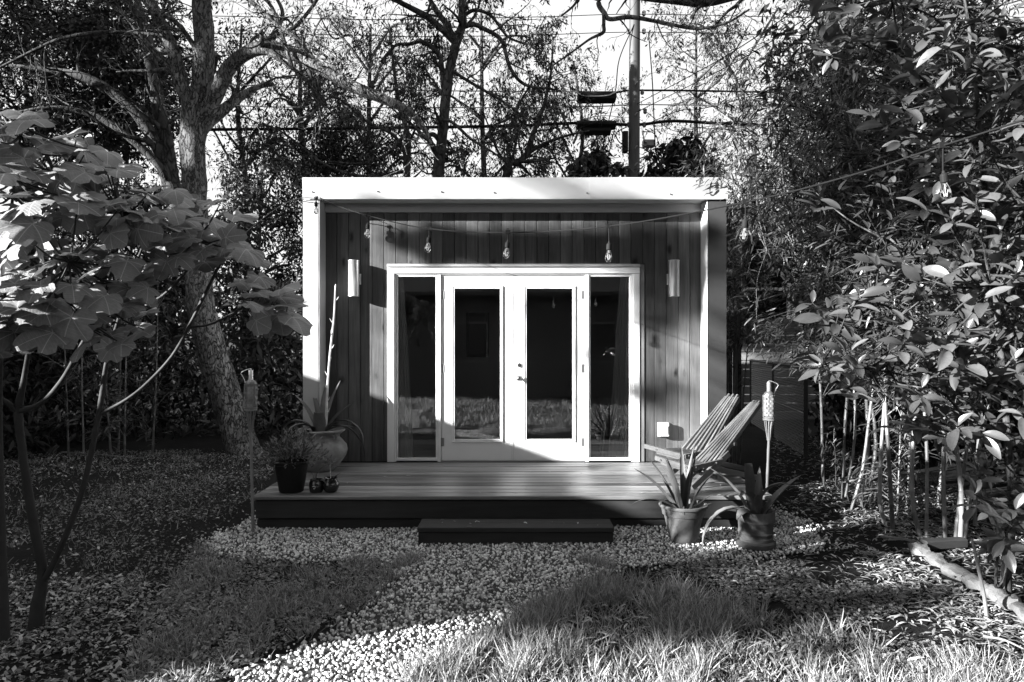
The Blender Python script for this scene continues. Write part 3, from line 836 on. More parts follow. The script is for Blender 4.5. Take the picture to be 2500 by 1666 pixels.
# ------------------------------------------------------------------ garden torches
def torch(x, y, ztop, lean, wire_side, label):
    t = empty('garden_torch', (x, y, 0), 0, label, 'torch', 'bamboo garden torches at the deck corners')
    r = .048
    zb = ztop - .115                           # basket top
    pts = np.array([(lean[0] * (1 - k) , lean[1] * (1 - k), -.04 + k * (zb - .36)) for k in np.linspace(0, 1, 9)])
    rad = [.0115 + .0022 * (i % 2) for i in range(9)]
    MB().tube(pts, rad, 9).build('pole', MT['bamboo_pole'], t, True)
    c = MB()
    for a in np.linspace(0, 2 * PI, 10, endpoint=False):     # split bamboo flaring up to the basket
        c.tube([(.012*math.cos(a), .012*math.sin(a), zb-.40), (.022*math.cos(a), .022*math.sin(a), zb-.33), (.044*math.cos(a), .044*math.sin(a), zb-.19), (r*math.cos(a), r*math.sin(a), zb)], .0055, 4)
    c.build('splint_cone', MT['bamboo_pole'], t, True)
    b = MB()
    rows, cols = 9, 11
    for j in range(rows):
        for i in range(cols):
            a = 2 * PI * (i + (.5 if j % 2 else 0)) / cols
            rr = r + (.006 if (i + j) % 2 else .001)
            h = .0095
            z = zb - .012 - j * .0205
            A = [a - .24, a + .24]
            V = []
            for q in (rr, rr - .004):
                for aa in A:
                    for zz in (z - h, z + h): V.append((q*math.cos(aa), q*math.sin(aa), zz))
            b.add(V, [(0,2,3,1),(4,5,7,6),(0,1,5,4),(2,6,7,3),(1,3,7,5),(0,4,6,2)])
    b.build('basket', MT['basket'], t)
    w = MB()
    for j in range(4):
        a = np.linspace(0, 2*PI, 25)
        z = zb - .195 - j * .0085
        w.tube(np.stack([(r+.002)*np.cos(a), (r+.002)*np.sin(a), z + .002*np.sin(3*a+j)], -1), .0036, 5, False)
    w.build('binding', MT['basket'], t, True)
    MB().lathe([(.012, zb-.40), (.0165, zb-.395), (.0165, zb-.385), (.012, zb-.38)], 10).build('collar', MT['basket'], t, True)
    MB().lathe([(.0, zb+.035), (.02, zb+.034), (.042, zb+.016), (.045, zb), (.044, zb-.10), (.02, zb-.16), (0, zb-.17)], 20).build('canister', MT['hinge'], t, True)
    MB().lathe([(.0, zb+.112), (.017, zb+.112), (.018, zb+.105), (.0175, zb+.03), (0, zb+.03)], 16).build('wick_tube', MT['steel'], t, True)
    s = wire_side
    MB().tube(spline([(0, 0, zb+.112), (.002, 0, zb+.122), (s*.03, 0, zb+.118), (s*.085, .01, zb+.09), (s*.07, .015, zb+.055), (s*.05, .01, zb+.01), (s*.047, 0, zb-.02)], 5), .0028, 5).build('snuffer_wire', MT['filament'], t, True)
torch(-2.165, 5.66, 1.335, (0.02, 0), -1, 'dark bamboo garden torch at the left front corner of the deck')
torch(2.265, 6.02, 1.215, (-.03, 0), 1, 'pale bamboo garden torch beside the slat chairs on the right')

# ------------------------------------------------------------------ potted plants
def strap_leaf(base, az, L, w, e0, e1, curl=1.0, thick=.006, n=10, taper=1.0, twist=0.0, blunt=False):
    """fleshy strap: starts at elevation e0 and bends to e1 along its length; folded into a trough"""
    mb = MB()
    pos = np.array(base, float)
    V = []
    d0 = np.array([math.cos(az), math.sin(az), 0.0])
    for i in range(n + 1):
        t = i / n
        e = e0 + (e1 - e0) * t ** curl
        d = d0 * math.cos(e) + np.array([0, 0, math.sin(e)])
        nrm = -d0 * math.sin(e) + np.array([0, 0, math.cos(e)])
        sd = np.cross(d, nrm)
        tw = twist * t
        sd, nrm = sd * math.cos(tw) + nrm * math.sin(tw), nrm * math.cos(tw) - sd * math.sin(tw)
        if blunt: ww = w * (.75 + .25 * math.sin(t * PI))
        else: ww = w * (.62 + .9 * t - .55 * t * t) * (1 - t ** (2.6 * taper)) + .0015
        th = thick * (1 - .8 * t)
        for (a, b) in ((-1, .32), (-.5, .02), (0, -.12), (.5, .02), (1, .32)):
            V.append(pos + sd * a * ww * .5 + nrm * b * ww * .5)
        for (a, b) in ((.5, .02), (0, -.12), (-.5, .02)):
            V.append(pos + sd * a * ww * .5 + nrm * (b * ww * .5 - th))
        pos = pos + d * L / n
    Fs = []
    for i in range(n):
        for j in range(8):
            k = (j + 1) % 8
            Fs.append((i*8+j, i*8+k, (i+1)*8+k, (i+1)*8+j))
    Fs.append(tuple(range(7, -1, -1))); Fs.append(tuple(n*8 + j for j in range(8)))
    return mb.add(V, Fs)

def leaves(parent, lst, mat):
    for kw in lst:
        strap_leaf(**kw).build('leaf', mat, parent, True)

D2 = math.radians
# big urn with agave
ua = empty('potted_agave', (-1.945, 6.93, DK), 0, 'round bellied clay urn with a drooping agave and tall pale flower stalk', 'potted plant')
MB().lathe([(0,.0),(.13,.0),(.15,.015),(.20,.07),(.255,.15),(.272,.205),(.262,.255),(.215,.31),(.192,.335),(.196,.36),(.222,.385),(.245,.398),(.247,.41),(.236,.418),(.215,.405),(.18,.37),(.17,.33)], 40).build('urn', MT['urn'], ua, True)
MB().disc((0, 0, .375), .188, 24).build('soil', MT['potsoil'], ua)
leaves(ua, [
    dict(base=(-.03,-.03,.39), az=D2(160), L=.48, w=.085, e0=1.25, e1=.55, curl=1),
    dict(base=(-.05,-.05,.39), az=D2(185), L=.55, w=.08, e0=1.0, e1=-2.6, curl=1.2),
    dict(base=(-.05,-.06,.40), az=D2(215), L=.42, w=.075, e0=1.0, e1=-1.7, curl=.9),
    dict(base=(-.04,-.09,.40), az=D2(250), L=.50, w=.085, e0=1.05, e1=-1.75, curl=.55),
    dict(base=(.02,-.10,.385), az=D2(275), L=.22, w=.125, e0=1.42, e1=1.2, curl=1, blunt=True, thick=.02),
    dict(base=(.05,-.02,.40), az=D2(10), L=.40, w=.07, e0=1.1, e1=.35, curl=1),
    dict(base=(.05,.03,.40), az=D2(25), L=.42, w=.05, e0=1.0, e1=.5, curl=1),
    dict(base=(.06,0,.40), az=D2(-5), L=.62, w=.055, e0=1.0, e1=-2.0, curl=.9),
    dict(base=(.06,.04,.40), az=D2(15), L=.66, w=.075, e0=.75, e1=-1.75, curl=.55),
    dict(base=(.06,-.06,.40), az=D2(-20), L=.36, w=.06, e0=.45, e1=-.2, curl=1),
    dict(base=(.08,-.08,.39), az=D2(-40), L=.20, w=.07, e0=.5, e1=-1.4, curl=1),
    dict(base=(0,.06,.40), az=D2(95), L=.50, w=.08, e0=1.3, e1=.9, curl=1),
    dict(base=(-.02,.05,.40), az=D2(120), L=.5, w=.07, e0=1.3, e1=.3, curl=1),
    dict(base=(.03,.05,.40), az=D2(60), L=.55, w=.06, e0=1.35, e1=.9, curl=1),
    dict(base=(-.08,-.02,.39), az=D2(200), L=.30, w=.06, e0=.3, e1=-1.4, curl=1),
], MT['agave'])
stk = spline([(.05,.02,.38),(.06,.03,.75),(.085,.04,1.15),(.125,.05,1.55),(.14,.05,1.86)], 6)
s_ = MB().tube(stk, np.linspace(.014, .008, len(stk)), 7)
for i in range(3, len(stk) - 1, 2):
    a = i * 2.4
    d = np.array([math.cos(a), math.sin(a) * .5, 1.1]); d /= np.linalg.norm(d)
    s_.tube([stk[i], stk[i] + d * .035, stk[i] + d * .06 + np.array([0, 0, .01])], [.005, .005, .002], 4)
s_.tube([stk[-1], stk[-1] + (.004, 0, .03)], [.012, .004], 6)
s_.build('flower_stalk', MT['stalk'], ua, True)

def bush_leaves(n, c, rad, size, seed, up=.5):
    r = np.random.default_rng(seed)
    d = r.normal(size=(n, 3)); d /= np.linalg.norm(d, axis=1, keepdims=True)
    d[:, 2] = np.abs(d[:, 2]) * 1.1 - .25
    pos = np.array(c) + d * np.array(rad) * (r.random((n, 1)) ** .5)
    dr = d + r.normal(0, .6, (n, 3)); dr[:, 2] += up
    fr = axes_from(dr, r.normal(size=(n, 3)) * .5 + np.array([0, -.3, 1.0]))
    tv = np.array([(0,0,0),(.5,.45,.06),(0,1,0),(-.5,.45,.06)], float) * np.array([.34, 1, .34])
    return scatter_mesh('foliage', tv, np.array([(0,1,2,3)]), pos, fr, size * r.uniform(.6, 1.2, n))

bp = empty('potted_shrub', (-1.915, 5.93, DK), 0, 'tapered black pot with a small leaved bushy plant on the deck corner', 'potted plant')
MB().lathe([(0,0),(.098,0),(.104,.01),(.14,.235),(.149,.24),(.15,.262),(.138,.264),(.132,.23)], 32).build('pot', MT['potblack'], bp, True)
MB().disc((0, 0, .235), .132, 24).build('soil', MT['potsoil'], bp)
sm = MB()
rb = np.random.default_rng(21)
for i in range(34):
    a = rb.uniform(0, 2*PI); l = rb.uniform(.12, .36); tl = rb.uniform(.2, 1.0)
    p0 = np.array([.08*math.cos(a)*rb.random(), .08*math.sin(a)*rb.random(), .235])
    p1 = p0 + l * np.array([math.cos(a)*math.sin(tl), math.sin(a)*math.sin(tl), math.cos(tl)*.8])
    sm.tube([p0, (p0+p1)/2 + (0, 0, .02), p1], [.003, .0025, .0015], 4)
sm.build('stem', MT['figstem'], bp, True)
o = link('foliage', bush_leaves(900, (.015, 0, .30), (.30, .24, .27), .05, 22), MT['bushleaf'], bp); o['kind'] = 'stuff'

# two little glazed pots
p1 = empty('small_pot', (-1.690, 5.90, DK), 0, 'small black glazed pot with one curved leaf and a pale mark on its front', 'potted plant')
MB().lathe([(0,0),(.05,0),(.058,.012),(.062,.05),(.06,.085),(.052,.10),(.054,.112),(.048,.112),(.044,.09)], 24).build('pot', MT['glaze'], p1, True)
MB().disc((0, 0, .098), .045, 16).build('soil', MT['potsoil'], p1)
leaves(p1, [dict(base=(-.01,0,.095), az=D2(20), L=.17, w=.026, e0=1.45, e1=.25, curl=1.2), dict(base=(-.02,0,.095), az=D2(150), L=.08, w=.02, e0=1.3, e1=1.0), dict(base=(.03,-.02,.1), az=D2(-30), L=.09, w=.026, e0=.6, e1=-1.2)], MT['agave'])
MB().tube([(-.016,-.0645,.058),(-.010,-.0655,.064),(-.004,-.066,.058),(.002,-.066,.064),(.008,-.0655,.06),(.006,-.0655,.045),(-.002,-.066,.038),(-.006,-.066,.046)], .0022, 5).build('painted_mark', MT['filament'], p1)
p2 = empty('small_pot', (-1.568, 5.91, DK), 0, 'round shiny black pot with a thin sprig nearest the deck centre', 'potted plant')
MB().lathe([(0,0),(.04,0),(.055,.01),(.072,.045),(.07,.08),(.052,.103),(.048,.115),(.058,.124),(.05,.126),(.042,.11)], 28).build('pot', MT['glaze'], p2, True)
MB().disc((0, 0, .108), .044, 16).build('soil', MT['potsoil'], p2)
MB().tube([(.0,0,.1),(-.005,0,.18),(-.01,0,.25)], [.003,.0025,.0015], 5).build('stem', MT['stalk'], p2)
leaves(p2, [dict(base=(.005,0,.11), az=D2(10), L=.10, w=.012, e0=.7, e1=.4)], MT['agave'])
o = link('foliage', bush_leaves(60, (-.01, 0, .23), (.055, .05, .09), .028, 23), MT['bushleaf'], p2)
MB().tube([(-.30, -.06, .005), (-.15, -.055, .006), (.0, -.06, .005)], .004, 5)

# aloe in a rimmed terracotta pot
al = empty('potted_aloe', (1.345, 5.36, .012), 0, 'flared terracotta pot with a spiky aloe on the gravel by the step', 'potted plant')
MB().lathe([(0,-.01),(.098,-.01),(.105,0),(.148,.19),(.151,.20),(.163,.205),(.168,.235),(.172,.255),(.186,.262),(.19,.275),(.186,.285),(.168,.284),(.158,.25),(.15,.24)], 40).build('pot', MT['terracotta'], al, True)
MB().disc((0, 0, .252), .158, 24).build('soil', MT['potsoil'], al)
leaves(al, [
    dict(base=(-.05,-.01,.25), az=D2(178), L=.46, w=0.066, e0=.95, e1=.45, curl=1.2, thick=.016),
    dict(base=(-.03,.03,.25), az=D2(165), L=.46, w=0.047, e0=1.15, e1=.85, thick=.014),
    dict(base=(-.03,-.03,.25), az=D2(215), L=.44, w=0.070, e0=1.25, e1=1.1, thick=.018),
    dict(base=(-.02,-.02,.25), az=D2(195), L=.38, w=0.058, e0=1.3, e1=.9, thick=.016),
    dict(base=(.0,0,.25), az=D2(90), L=.50, w=0.055, e0=1.5, e1=1.35, thick=.016),
    dict(base=(.015,-.02,.25), az=D2(20), L=.50, w=0.055, e0=1.5, e1=1.3, thick=.016),
    dict(base=(.02,.0,.25), az=D2(5), L=.50, w=0.039, e0=1.4, e1=1.35, thick=.012),
    dict(base=(.04,-.02,.25), az=D2(-10), L=.34, w=0.043, e0=1.2, e1=.75, thick=.014),
    dict(base=(.03,-.06,.25), az=D2(-20), L=.22, w=0.019, e0=.7, e1=.6, thick=.010),
    dict(base=(.09,-.06,.26), az=D2(-12), L=.12, w=0.016, e0=.45, e1=.4, thick=.01),
    dict(base=(-.06,-.05,.25), az=D2(190), L=.40, w=0.035, e0=.75, e1=-.5, curl=.9, thick=.01),
    dict(base=(-.02,-.10,.26), az=D2(250), L=.14, w=0.017, e0=1.3, e1=-2.2, thick=.006),
    dict(base=(-.01,.05,.25), az=D2(120), L=.4, w=0.047, e0=1.3, e1=1.0, thick=.014),
], MT['aloe'])
# agave in a ribbed terracotta pot
ag = empty('potted_agave', (1.868, 5.235, .01), 0, 'ribbed cylindrical terracotta pot with broad agave leaves, right of the aloe', 'potted plant')
MB().lathe([(0,-.01),(.13,-.01),(.145,.0),(.148,.03),(.135,.04),(.118,.042)], 36).build('saucer', MT['terracotta'], ag, True)
pr = [(0,.012),(.112,.012),(.122,.02),(.124,.055),(.128,.058),(.128,.066),(.124,.07),(.126,.095),(.130,.099),(.130,.106),(.126,.11),(.130,.185),(.132,.188),(.142,.190),(.143,.235),(.140,.240),(.141,.262),(.138,.268),(.128,.266),(.124,.23)]
MB().lathe(pr, 40).build('pot', MT['terracotta'], ag, True)
MB().disc((0, 0, .235), .126, 24).build('soil', MT['potsoil'], ag)
leaves(ag, [
    dict(base=(-.05,0,.24), az=D2(172), L=.46, w=.09, e0=1.2, e1=.45, curl=1.0, thick=.008),
    dict(base=(-.02,.06,.24), az=D2(120), L=.37, w=.115, e0=1.5, e1=1.45, blunt=True, thick=.012),
    dict(base=(-.03,-.03,.24), az=D2(225), L=.33, w=.115, e0=1.35, e1=-1.2, curl=2.0, thick=.008),
    dict(base=(-.03,-.05,.24), az=D2(205), L=.20, w=.12, e0=.85, e1=-1.2, curl=.9, thick=.008),
    dict(base=(.0,-.02,.24), az=D2(-30), L=.40, w=.10, e0=1.45, e1=-.35, curl=1.4, thick=.008),
    dict(base=(.02,.0,.24), az=D2(60), L=.36, w=.07, e0=1.5, e1=1.3, thick=.008),
    dict(base=(.01,-.03,.24), az=D2(-80), L=.24, w=.06, e0=1.35, e1=1.3, thick=.008),
    dict(base=(.04,-.04,.24), az=D2(8), L=.44, w=.085, e0=1.0, e1=.5, curl=.8, thick=.008),
    dict(base=(-.08,0,.24), az=D2(182), L=.56, w=.075, e0=.75, e1=-1.75, curl=.6, thick=.008),
    dict(base=(0,-.04,.24), az=D2(250), L=.22, w=.08, e0=1.3, e1=.6, thick=.008),
], MT['agave'])

# ------------------------------------------------------------------ string lights
sl_pts = [P(560,600,8.6), P(690,500,7.3), P(772,484,7.06), P(800,495,6.95), P(899,527,6.0), P(1048,559,5.5), P(1240,568,5.15), P(1487,553,4.5), P(1820,494,3.95), P(2080,428,3.55), P(2302,356,3.25), P(2500,293,3.0), P(2800,190,2.7)]
sl = empty('string_lights', tuple(sl_pts[2]), 0, 'black outdoor string light cable with clear pear bulbs across the front', 'string lights')
o0 = np.array(sl_pts[2])
cpath = spline(np.array(sl_pts), 8) - o0
MB().tube(cpath, .0045, 6).build('cable', MT['cable'], sl, True)
MB().tube(spline([(0, .08, .03), (0, .02, .028), (.0, -.012, .02), (0, -.012, -.004), (0, .004, -.008)], 4), .003, 5).build('hook', MT['hinge'], sl)
sock = MB().lathe([(0,.0),(.006,0),(.009,-.012),(.0165,-.018),(.018,-.026),(.018,-.055),(.0155,-.058),(0,-.058)], 14).build('socket_', MT['black'])
bulb = MB().lathe([(.011,-.056),(.012,-.066),(.021,-.088),(.0245,-.104),(.023,-.120),(.014,-.134),(.0,-.139)], 16).build('bulb_', MT['bulbglass'], None, True)
fil = MB()
for a in np.linspace(0, 2*PI, 6, endpoint=False):
    fil.tube([(.004*math.cos(a), .004*math.sin(a), -.06), (.011*math.cos(a), .011*math.sin(a), -.10), (.006*math.cos(a+.5), .006*math.sin(a+.5), -.124)], .0011, 4)
fil = fil.build('filament_', MT['filament'])
for i, (idx, drop) in enumerate([(2, .03), (4, .06), (5, .055), (6, .06), (7, .10), (8, .09), (10, .12)]):
    p = np.array(sl_pts[idx]) - o0
    d = sock.copy(); COL.objects.link(d); d.name = 'socket'; d.parent = sl; d.location = p + np.array([0, -.004, -drop]); d.rotation_euler = (R.uniform(-.05,.05), R.uniform(-.12,.12), 0)
    h = MB().box(-.018, .018, -.006, .006, -.012, .016).tube([(0, 0, 0), (0, 0, -drop)], .0042, 5)
    if idx != 2: h.tube([(-.006, 0, .014), (-.006, 0, .03), (.006, 0, .03), (.006, 0, .014)], .0022, 4)
    h.build('drop_lead', MT['cable'], sl, loc=p)
    b_ = bulb.copy(); COL.objects.link(b_); b_.name = 'bulb'; b_.parent = d
    f_ = fil.copy(); COL.objects.link(f_); f_.name = 'filament'; f_.parent = d
for o in (sock, bulb, fil): bpy.data.objects.remove(o)

# ------------------------------------------------------------------ utility pole and overhead lines
up_ = empty('utility_pole', (0, 0, 0), 0, 'weathered wooden utility pole rising behind the studio roof', 'utility pole')
PD = 16.0
base, topp = P(1545, 1000, PD), P(1554, -900, PD)
base[2] = -.2
pp = np.array([base + (topp - base) * t for t in np.linspace(0, 1, 14)])
MB().tube(pp, np.linspace(.142, .115, 14), 18).build('pole', MT['pole'], up_, True)
b_ = P(1533, 345, PD - .05)
MB().cbox(b_[0]-.12, b_[0]-.0, PD-.12, PD+.1, b_[2]-.25, b_[2]+.22, .02, 2).build('meter_box', MT['black'], up_)
b_ = P(1583, 352, PD - .05)
MB().cbox(b_[0]-.12, b_[0]+.14, PD-.1, PD+.1, b_[2]-.06, b_[2]+.1, .02, 0).build('cable_box', MT['hinge'], up_)
for (px, py) in ((1533,33),(1572,33),(1533,77),(1572,77),(1537,225),(1568,225),(1537,272),(1575,272),(1535,305),(1573,305)):
    q = P(px, py, PD)
    MB().lathe([(0,-.07),(.03,-.06),(.05,-.02),(.035,0),(.05,.03),(.03,.06),(0,.07)], 10, q).build('insulator', MT['hinge'], up_, True)
for (py) in (205, 280, 360, 402):
    q = P(1553, py, PD - .14)
    MB().tube([q + (-.03, -.02, -.03), q + (0, -.03, .02), q + (.03, -.02, .03)], .014, 6).build('step_bolt', MT['hinge'], up_)
hang = MB()
for (pts, w) in (([(1548,60),(1512,145),(1502,226),(1478,330),(1460,420)], .013), ([(1583,80),(1592,190),(1597,300),(1600,370)], .014), ([(1512,222),(1520,245),(1512,225),(1500,228)], .01),
                 ([(1530,310),(1505,325),(1510,345),(1530,360)], .014), ([(1575,315),(1600,330),(1605,355),(1580,360)], .01), ([(1570,318),(1572,345),(1580,350)], .01)):
    hang.tube(spline([P(a, b, PD - .12) for a, b in pts], 6), w, 5)
hang.build('hanging_lead', MT['cable'], up_)

def line(pts, w, label, D0=PD, mat='cable'):
    o = MB().tube(spline([P(a, b, D0) if len(q) == 0 else P(a, b, q[0]) for a, b, *q in pts], 8), w, 6).build('overhead_line', MT[mat], None, True)
    tag(o, label, 'power line', 'overhead lines strung past the utility pole')
line([(-900,330),(400,318),(900,313),(1240,308),(1410,301),(1552,305),(1640,296),(1760,302),(1960,309),(2600,322)], .036, 'thick black overhead cable bundle lowest of the lines')
line([(-900,180),(250,192),(420,200),(700,213),(1000,221),(1380,224),(1415,222)], .013, 'thin overhead wire running left from the upper cable box', mat='wire')
line([(-900,235),(350,252),(700,262),(1240,263),(1460,260),(1552,256),(1700,257),(2300,262)], .013, 'thin overhead wire just under the upper cable box', mat='wire')
line([(1495,228),(1530,222),(1552,221),(1700,222),(1900,226),(2600,240)], .022, 'double overhead cable running right from the pole at upper box height')
line([(-900,30),(400,38),(900,48),(1300,42),(1552,35),(1900,42),(2600,60)], .009, 'fine overhead wire at the second insulators from the top')
line([(-900,70),(700,84),(1000,90),(1300,86),(1552,79),(1900,86),(2600,110)], .009, 'fine overhead wire below the branch across the pole')
line([(1552,256,16),(1750,150,12),(1950,20,8.5),(2050,-60,7)], .008, 'thin service wire climbing right toward the bamboo')
line([(1552,275,16),(1800,150,12),(1990,30,9),(2120,-60,7)], .008, 'service wire climbing steeply right below its twin')
line([(1575,305,16),(1660,270,16),(1700,268,16),(1780,250,16),(1960,200,15)], .010, 'slack looping wire right of the pole')
line([(1570,268,16),(1640,318,18),(1690,315,18),(1850,290,18)], .008, 'sagging thin wire right of the pole under the cable bundle')

def splice(pxa, pxb, pya, pyb, kind, label):
    t = empty('splice_box', (0, 0, 0), 0, label, 'cable box', 'splice boxes on the overhead lines')
    a, b = P(pxa, pya, PD - .1), P(pxb, pyb, PD - .1)
    if kind == 0:
        MB().cbox(a[0], b[0], PD-.28, PD+.05, b[2], a[2], .025, 0).build('body', MT['black'], t)
        MB().tube(spline([P(1395,222,PD-.3), P(1412,228,PD-.3), P(1430,235,PD-.3), P(1480,234,PD-.3), P(1497,228,PD-.3), P(1510,222,PD-.3)], 5), .012, 6).build('support_wire', MT['stalk'], t)
        for q in (1418, 1494):
            u0 = P(q, 222, PD - .12)
            MB().box(u0[0]-.012, u0[0]+.012, PD-.2, PD-.17, a[2] - .02, u0[2] + .03).build('strap', MT['hinge'], t)
    else:
        m = b[2] * .55 + a[2] * .45
        MB().cbox(a[0], b[0], PD-.25, PD+.1, m + .01, a[2], .05, 0).build('lid', MT['black'], t)
        MB().cbox(a[0] + .12, b[0] - .12, PD-.22, PD+.08, b[2], m, .04, 0).build('body', MT['black'], t)
splice(1410, 1502, 229, 249, 0, 'upper black splice box with a pale wire slung under it')
splice(1409, 1503, 298, 327, 1, 'lower black splice box clamped on the thick cable bundle')

# ------------------------------------------------------------------ trees
LEAF_Q = (np.array([(0,0,0),(.5,.42,.10),(0,1,-.04),(-.5,.42,.10)], float), np.array([(0,1,2,3)]))

def tubes_mesh(name, tubes):
    """tubes: (points, radii, sides) -> one mesh"""
    VV, FF, off = [], [], 0
    for pts, rad, n in tubes:
        pts = np.asarray(pts, float); rad = np.asarray(rad, float); m = len(pts)
        T = np.gradient(pts, axis=0); T /= np.linalg.norm(T, axis=1, keepdims=True) + 1e-9
        ref = np.array([.35, .83, .43]) if abs(T[:, 2]).mean() > .6 else np.array([.1, .15, 1.])
        S = np.cross(T, ref); S /= np.linalg.norm(S, axis=1, keepdims=True) + 1e-9
        Nn = np.cross(S, T)
        a = np.linspace(0, 2*PI, n, endpoint=False)
        V = pts[:, None] + rad[:, None, None] * (np.cos(a)[None, :, None]*S[:, None] + np.sin(a)[None, :, None]*Nn[:, None])
        if n >= 12:                               # uneven bark surface on the thick stems
            ph = pts[:, 2][:, None]
            V = V + (V - pts[:, None]) * (.05*np.sin(3*a[None] + ph*2.3) + .05*np.sin(7*a[None] + ph*9) + .03*np.sin(11*a[None] - ph*17))[:, :, None]
        VV.append(V.reshape(-1, 3))
        i = np.arange(m-1)[:, None]; j = np.arange(n)[None]; k = (j + 1) % n
        FF.append(np.stack([i*n+j, i*n+k, (i+1)*n+k, (i+1)*n+j], -1).reshape(-1, 4) + off)
        off += m * n
    return fast_mesh(name, np.concatenate(VV), np.concatenate(FF), True)

def grow(limb, spec, rg, lvl=0, droop=.0):
    """limb: (pts, radii). spec: per level (children per metre, angle lo, hi, length lo, hi, radius factor, sides)"""
    tubes, tips = [], []
    if lvl >= len(spec):
        return tubes, tips
    per, alo, ahi, llo, lhi, rf, sides = spec[lvl]
    pts, rad = limb
    seg = np.linalg.norm(np.diff(pts, axis=0), axis=1); cum = np.concatenate([[0], np.cumsum(seg)]); L = cum[-1]
    n = max(1, rg.poisson(per * L))
    for _ in range(n):
        s = L * rg.uniform(.22 if lvl == 0 else .15, 1.0)
        i = min(np.searchsorted(cum, s) , len(pts) - 1); i = max(i, 1)
        f = (s - cum[i-1]) / max(seg[i-1], 1e-6)
        p = pts[i-1] + (pts[i] - pts[i-1]) * f
        r0 = rad[i-1] + (rad[i] - rad[i-1]) * f
        t = (pts[i] - pts[i-1]) / max(seg[i-1], 1e-6)
        a = rg.normal(size=3); a -= t * a.dot(t); a /= np.linalg.norm(a) + 1e-9
        ang = math.radians(rg.uniform(alo, ahi))
        d = t * math.cos(ang) + a * math.sin(ang)
        ln = rg.uniform(llo, lhi) * (1.15 - .5 * s / L)
        m = 7 if lvl == 0 else (5 if lvl == 1 else 4)
        q = [p]
        for k in range(m - 1):
            d = d + rg.normal(0, .20, 3) + np.array([0, 0, droop * (k + 1) / m])
            d /= np.linalg.norm(d)
            q.append(q[-1] + d * ln / (m - 1))
        q = np.array(q)
        rr = np.linspace(min(r0 * rf, r0 * .8), max(.0028, r0 * rf * .3), m).clip(.0035, None)
        tubes.append((q, rr, sides))
        tt, tp = grow((q, rr), spec, rg, lvl + 1, droop)
        tubes += tt; tips += tp
        if lvl == len(spec) - 1:
            tips += [(q[-1], q[-1] - q[-2]), (q[m//2], q[m//2] - q[m//2-1])]
    return tubes, tips

def px_limb(rows, per=6):
    """rows of (px, py, D, width in px) -> (points, radii)"""
    a = spline(np.array([list(P(r[0], r[1], r[2])) + [r[3] * r[2] / F / 2] for r in rows]), per)
    return a[:, :3], a[:, 3]

def tuft_leaves(tips, rg, k, size, width, spread, hang, jit=.05, keep=1.0):
    tp = np.array([t[0] for t in tips]); td = np.array([t[1] for t in tips])
    if keep < 1: 
        m = rg.random(len(tp)) < keep; tp, td = tp[m], td[m]
    td /= np.linalg.norm(td, axis=1, keepdims=True) + 1e-9
    n = len(tp) * k
    pos = np.repeat(tp, k, 0) + rg.normal(0, jit, (n, 3))
    d = np.repeat(td, k, 0) * .5 + rg.normal(0, spread, (n, 3)) + np.array([0, 0, -hang])
    fr = axes_from(d, rg.normal(size=(n, 3)) + np.array([0, 0, .8]))
    s = size * rg.uniform(.55, 1.25, n)
    return pos, fr, np.stack([s * width, s, s], -1)

def tree(name, label, cat, limbs, spec, seed, leaf, mat_w, mat_l, droop=0.0, group=None, base=None, clip=None):
    rg = np.random.default_rng(seed)
    b = base if base is not None else limbs[0][0][0]
    t = empty(name, tuple(b), 0, label, cat, group)
    tubes, tips = [], []
    for pts, rad, grow_it in limbs:
        tubes.append((pts, rad, 14 if rad.max() > .06 else 9))
        if grow_it:
            a, c = grow((pts, rad), spec, rg, 0, droop)
            tubes += a; tips += c
    big = [q for q in tubes if q[2] >= 9]; small = [q for q in tubes if q[2] < 9]
    off = -np.array(b)
    link('trunk', tubes_mesh('trunk', [(p + off, r, n) for p, r, n in big]), mat_w, t)
    if small: tag(link('branches', tubes_mesh('branches', [(p + off, r, n) for p, r, n in small]), mat_w, t), kind='stuff')
    if leaf and tips:
        if clip is not None: tips = [q for q in tips if clip(q[0])]
        pos, fr, sc = tuft_leaves(tips, rg, *leaf)
        link('crown', scatter_mesh('crown', LEAF_Q[0], LEAF_Q[1], pos + off, fr, sc), mat_l, t)
    return t, tips

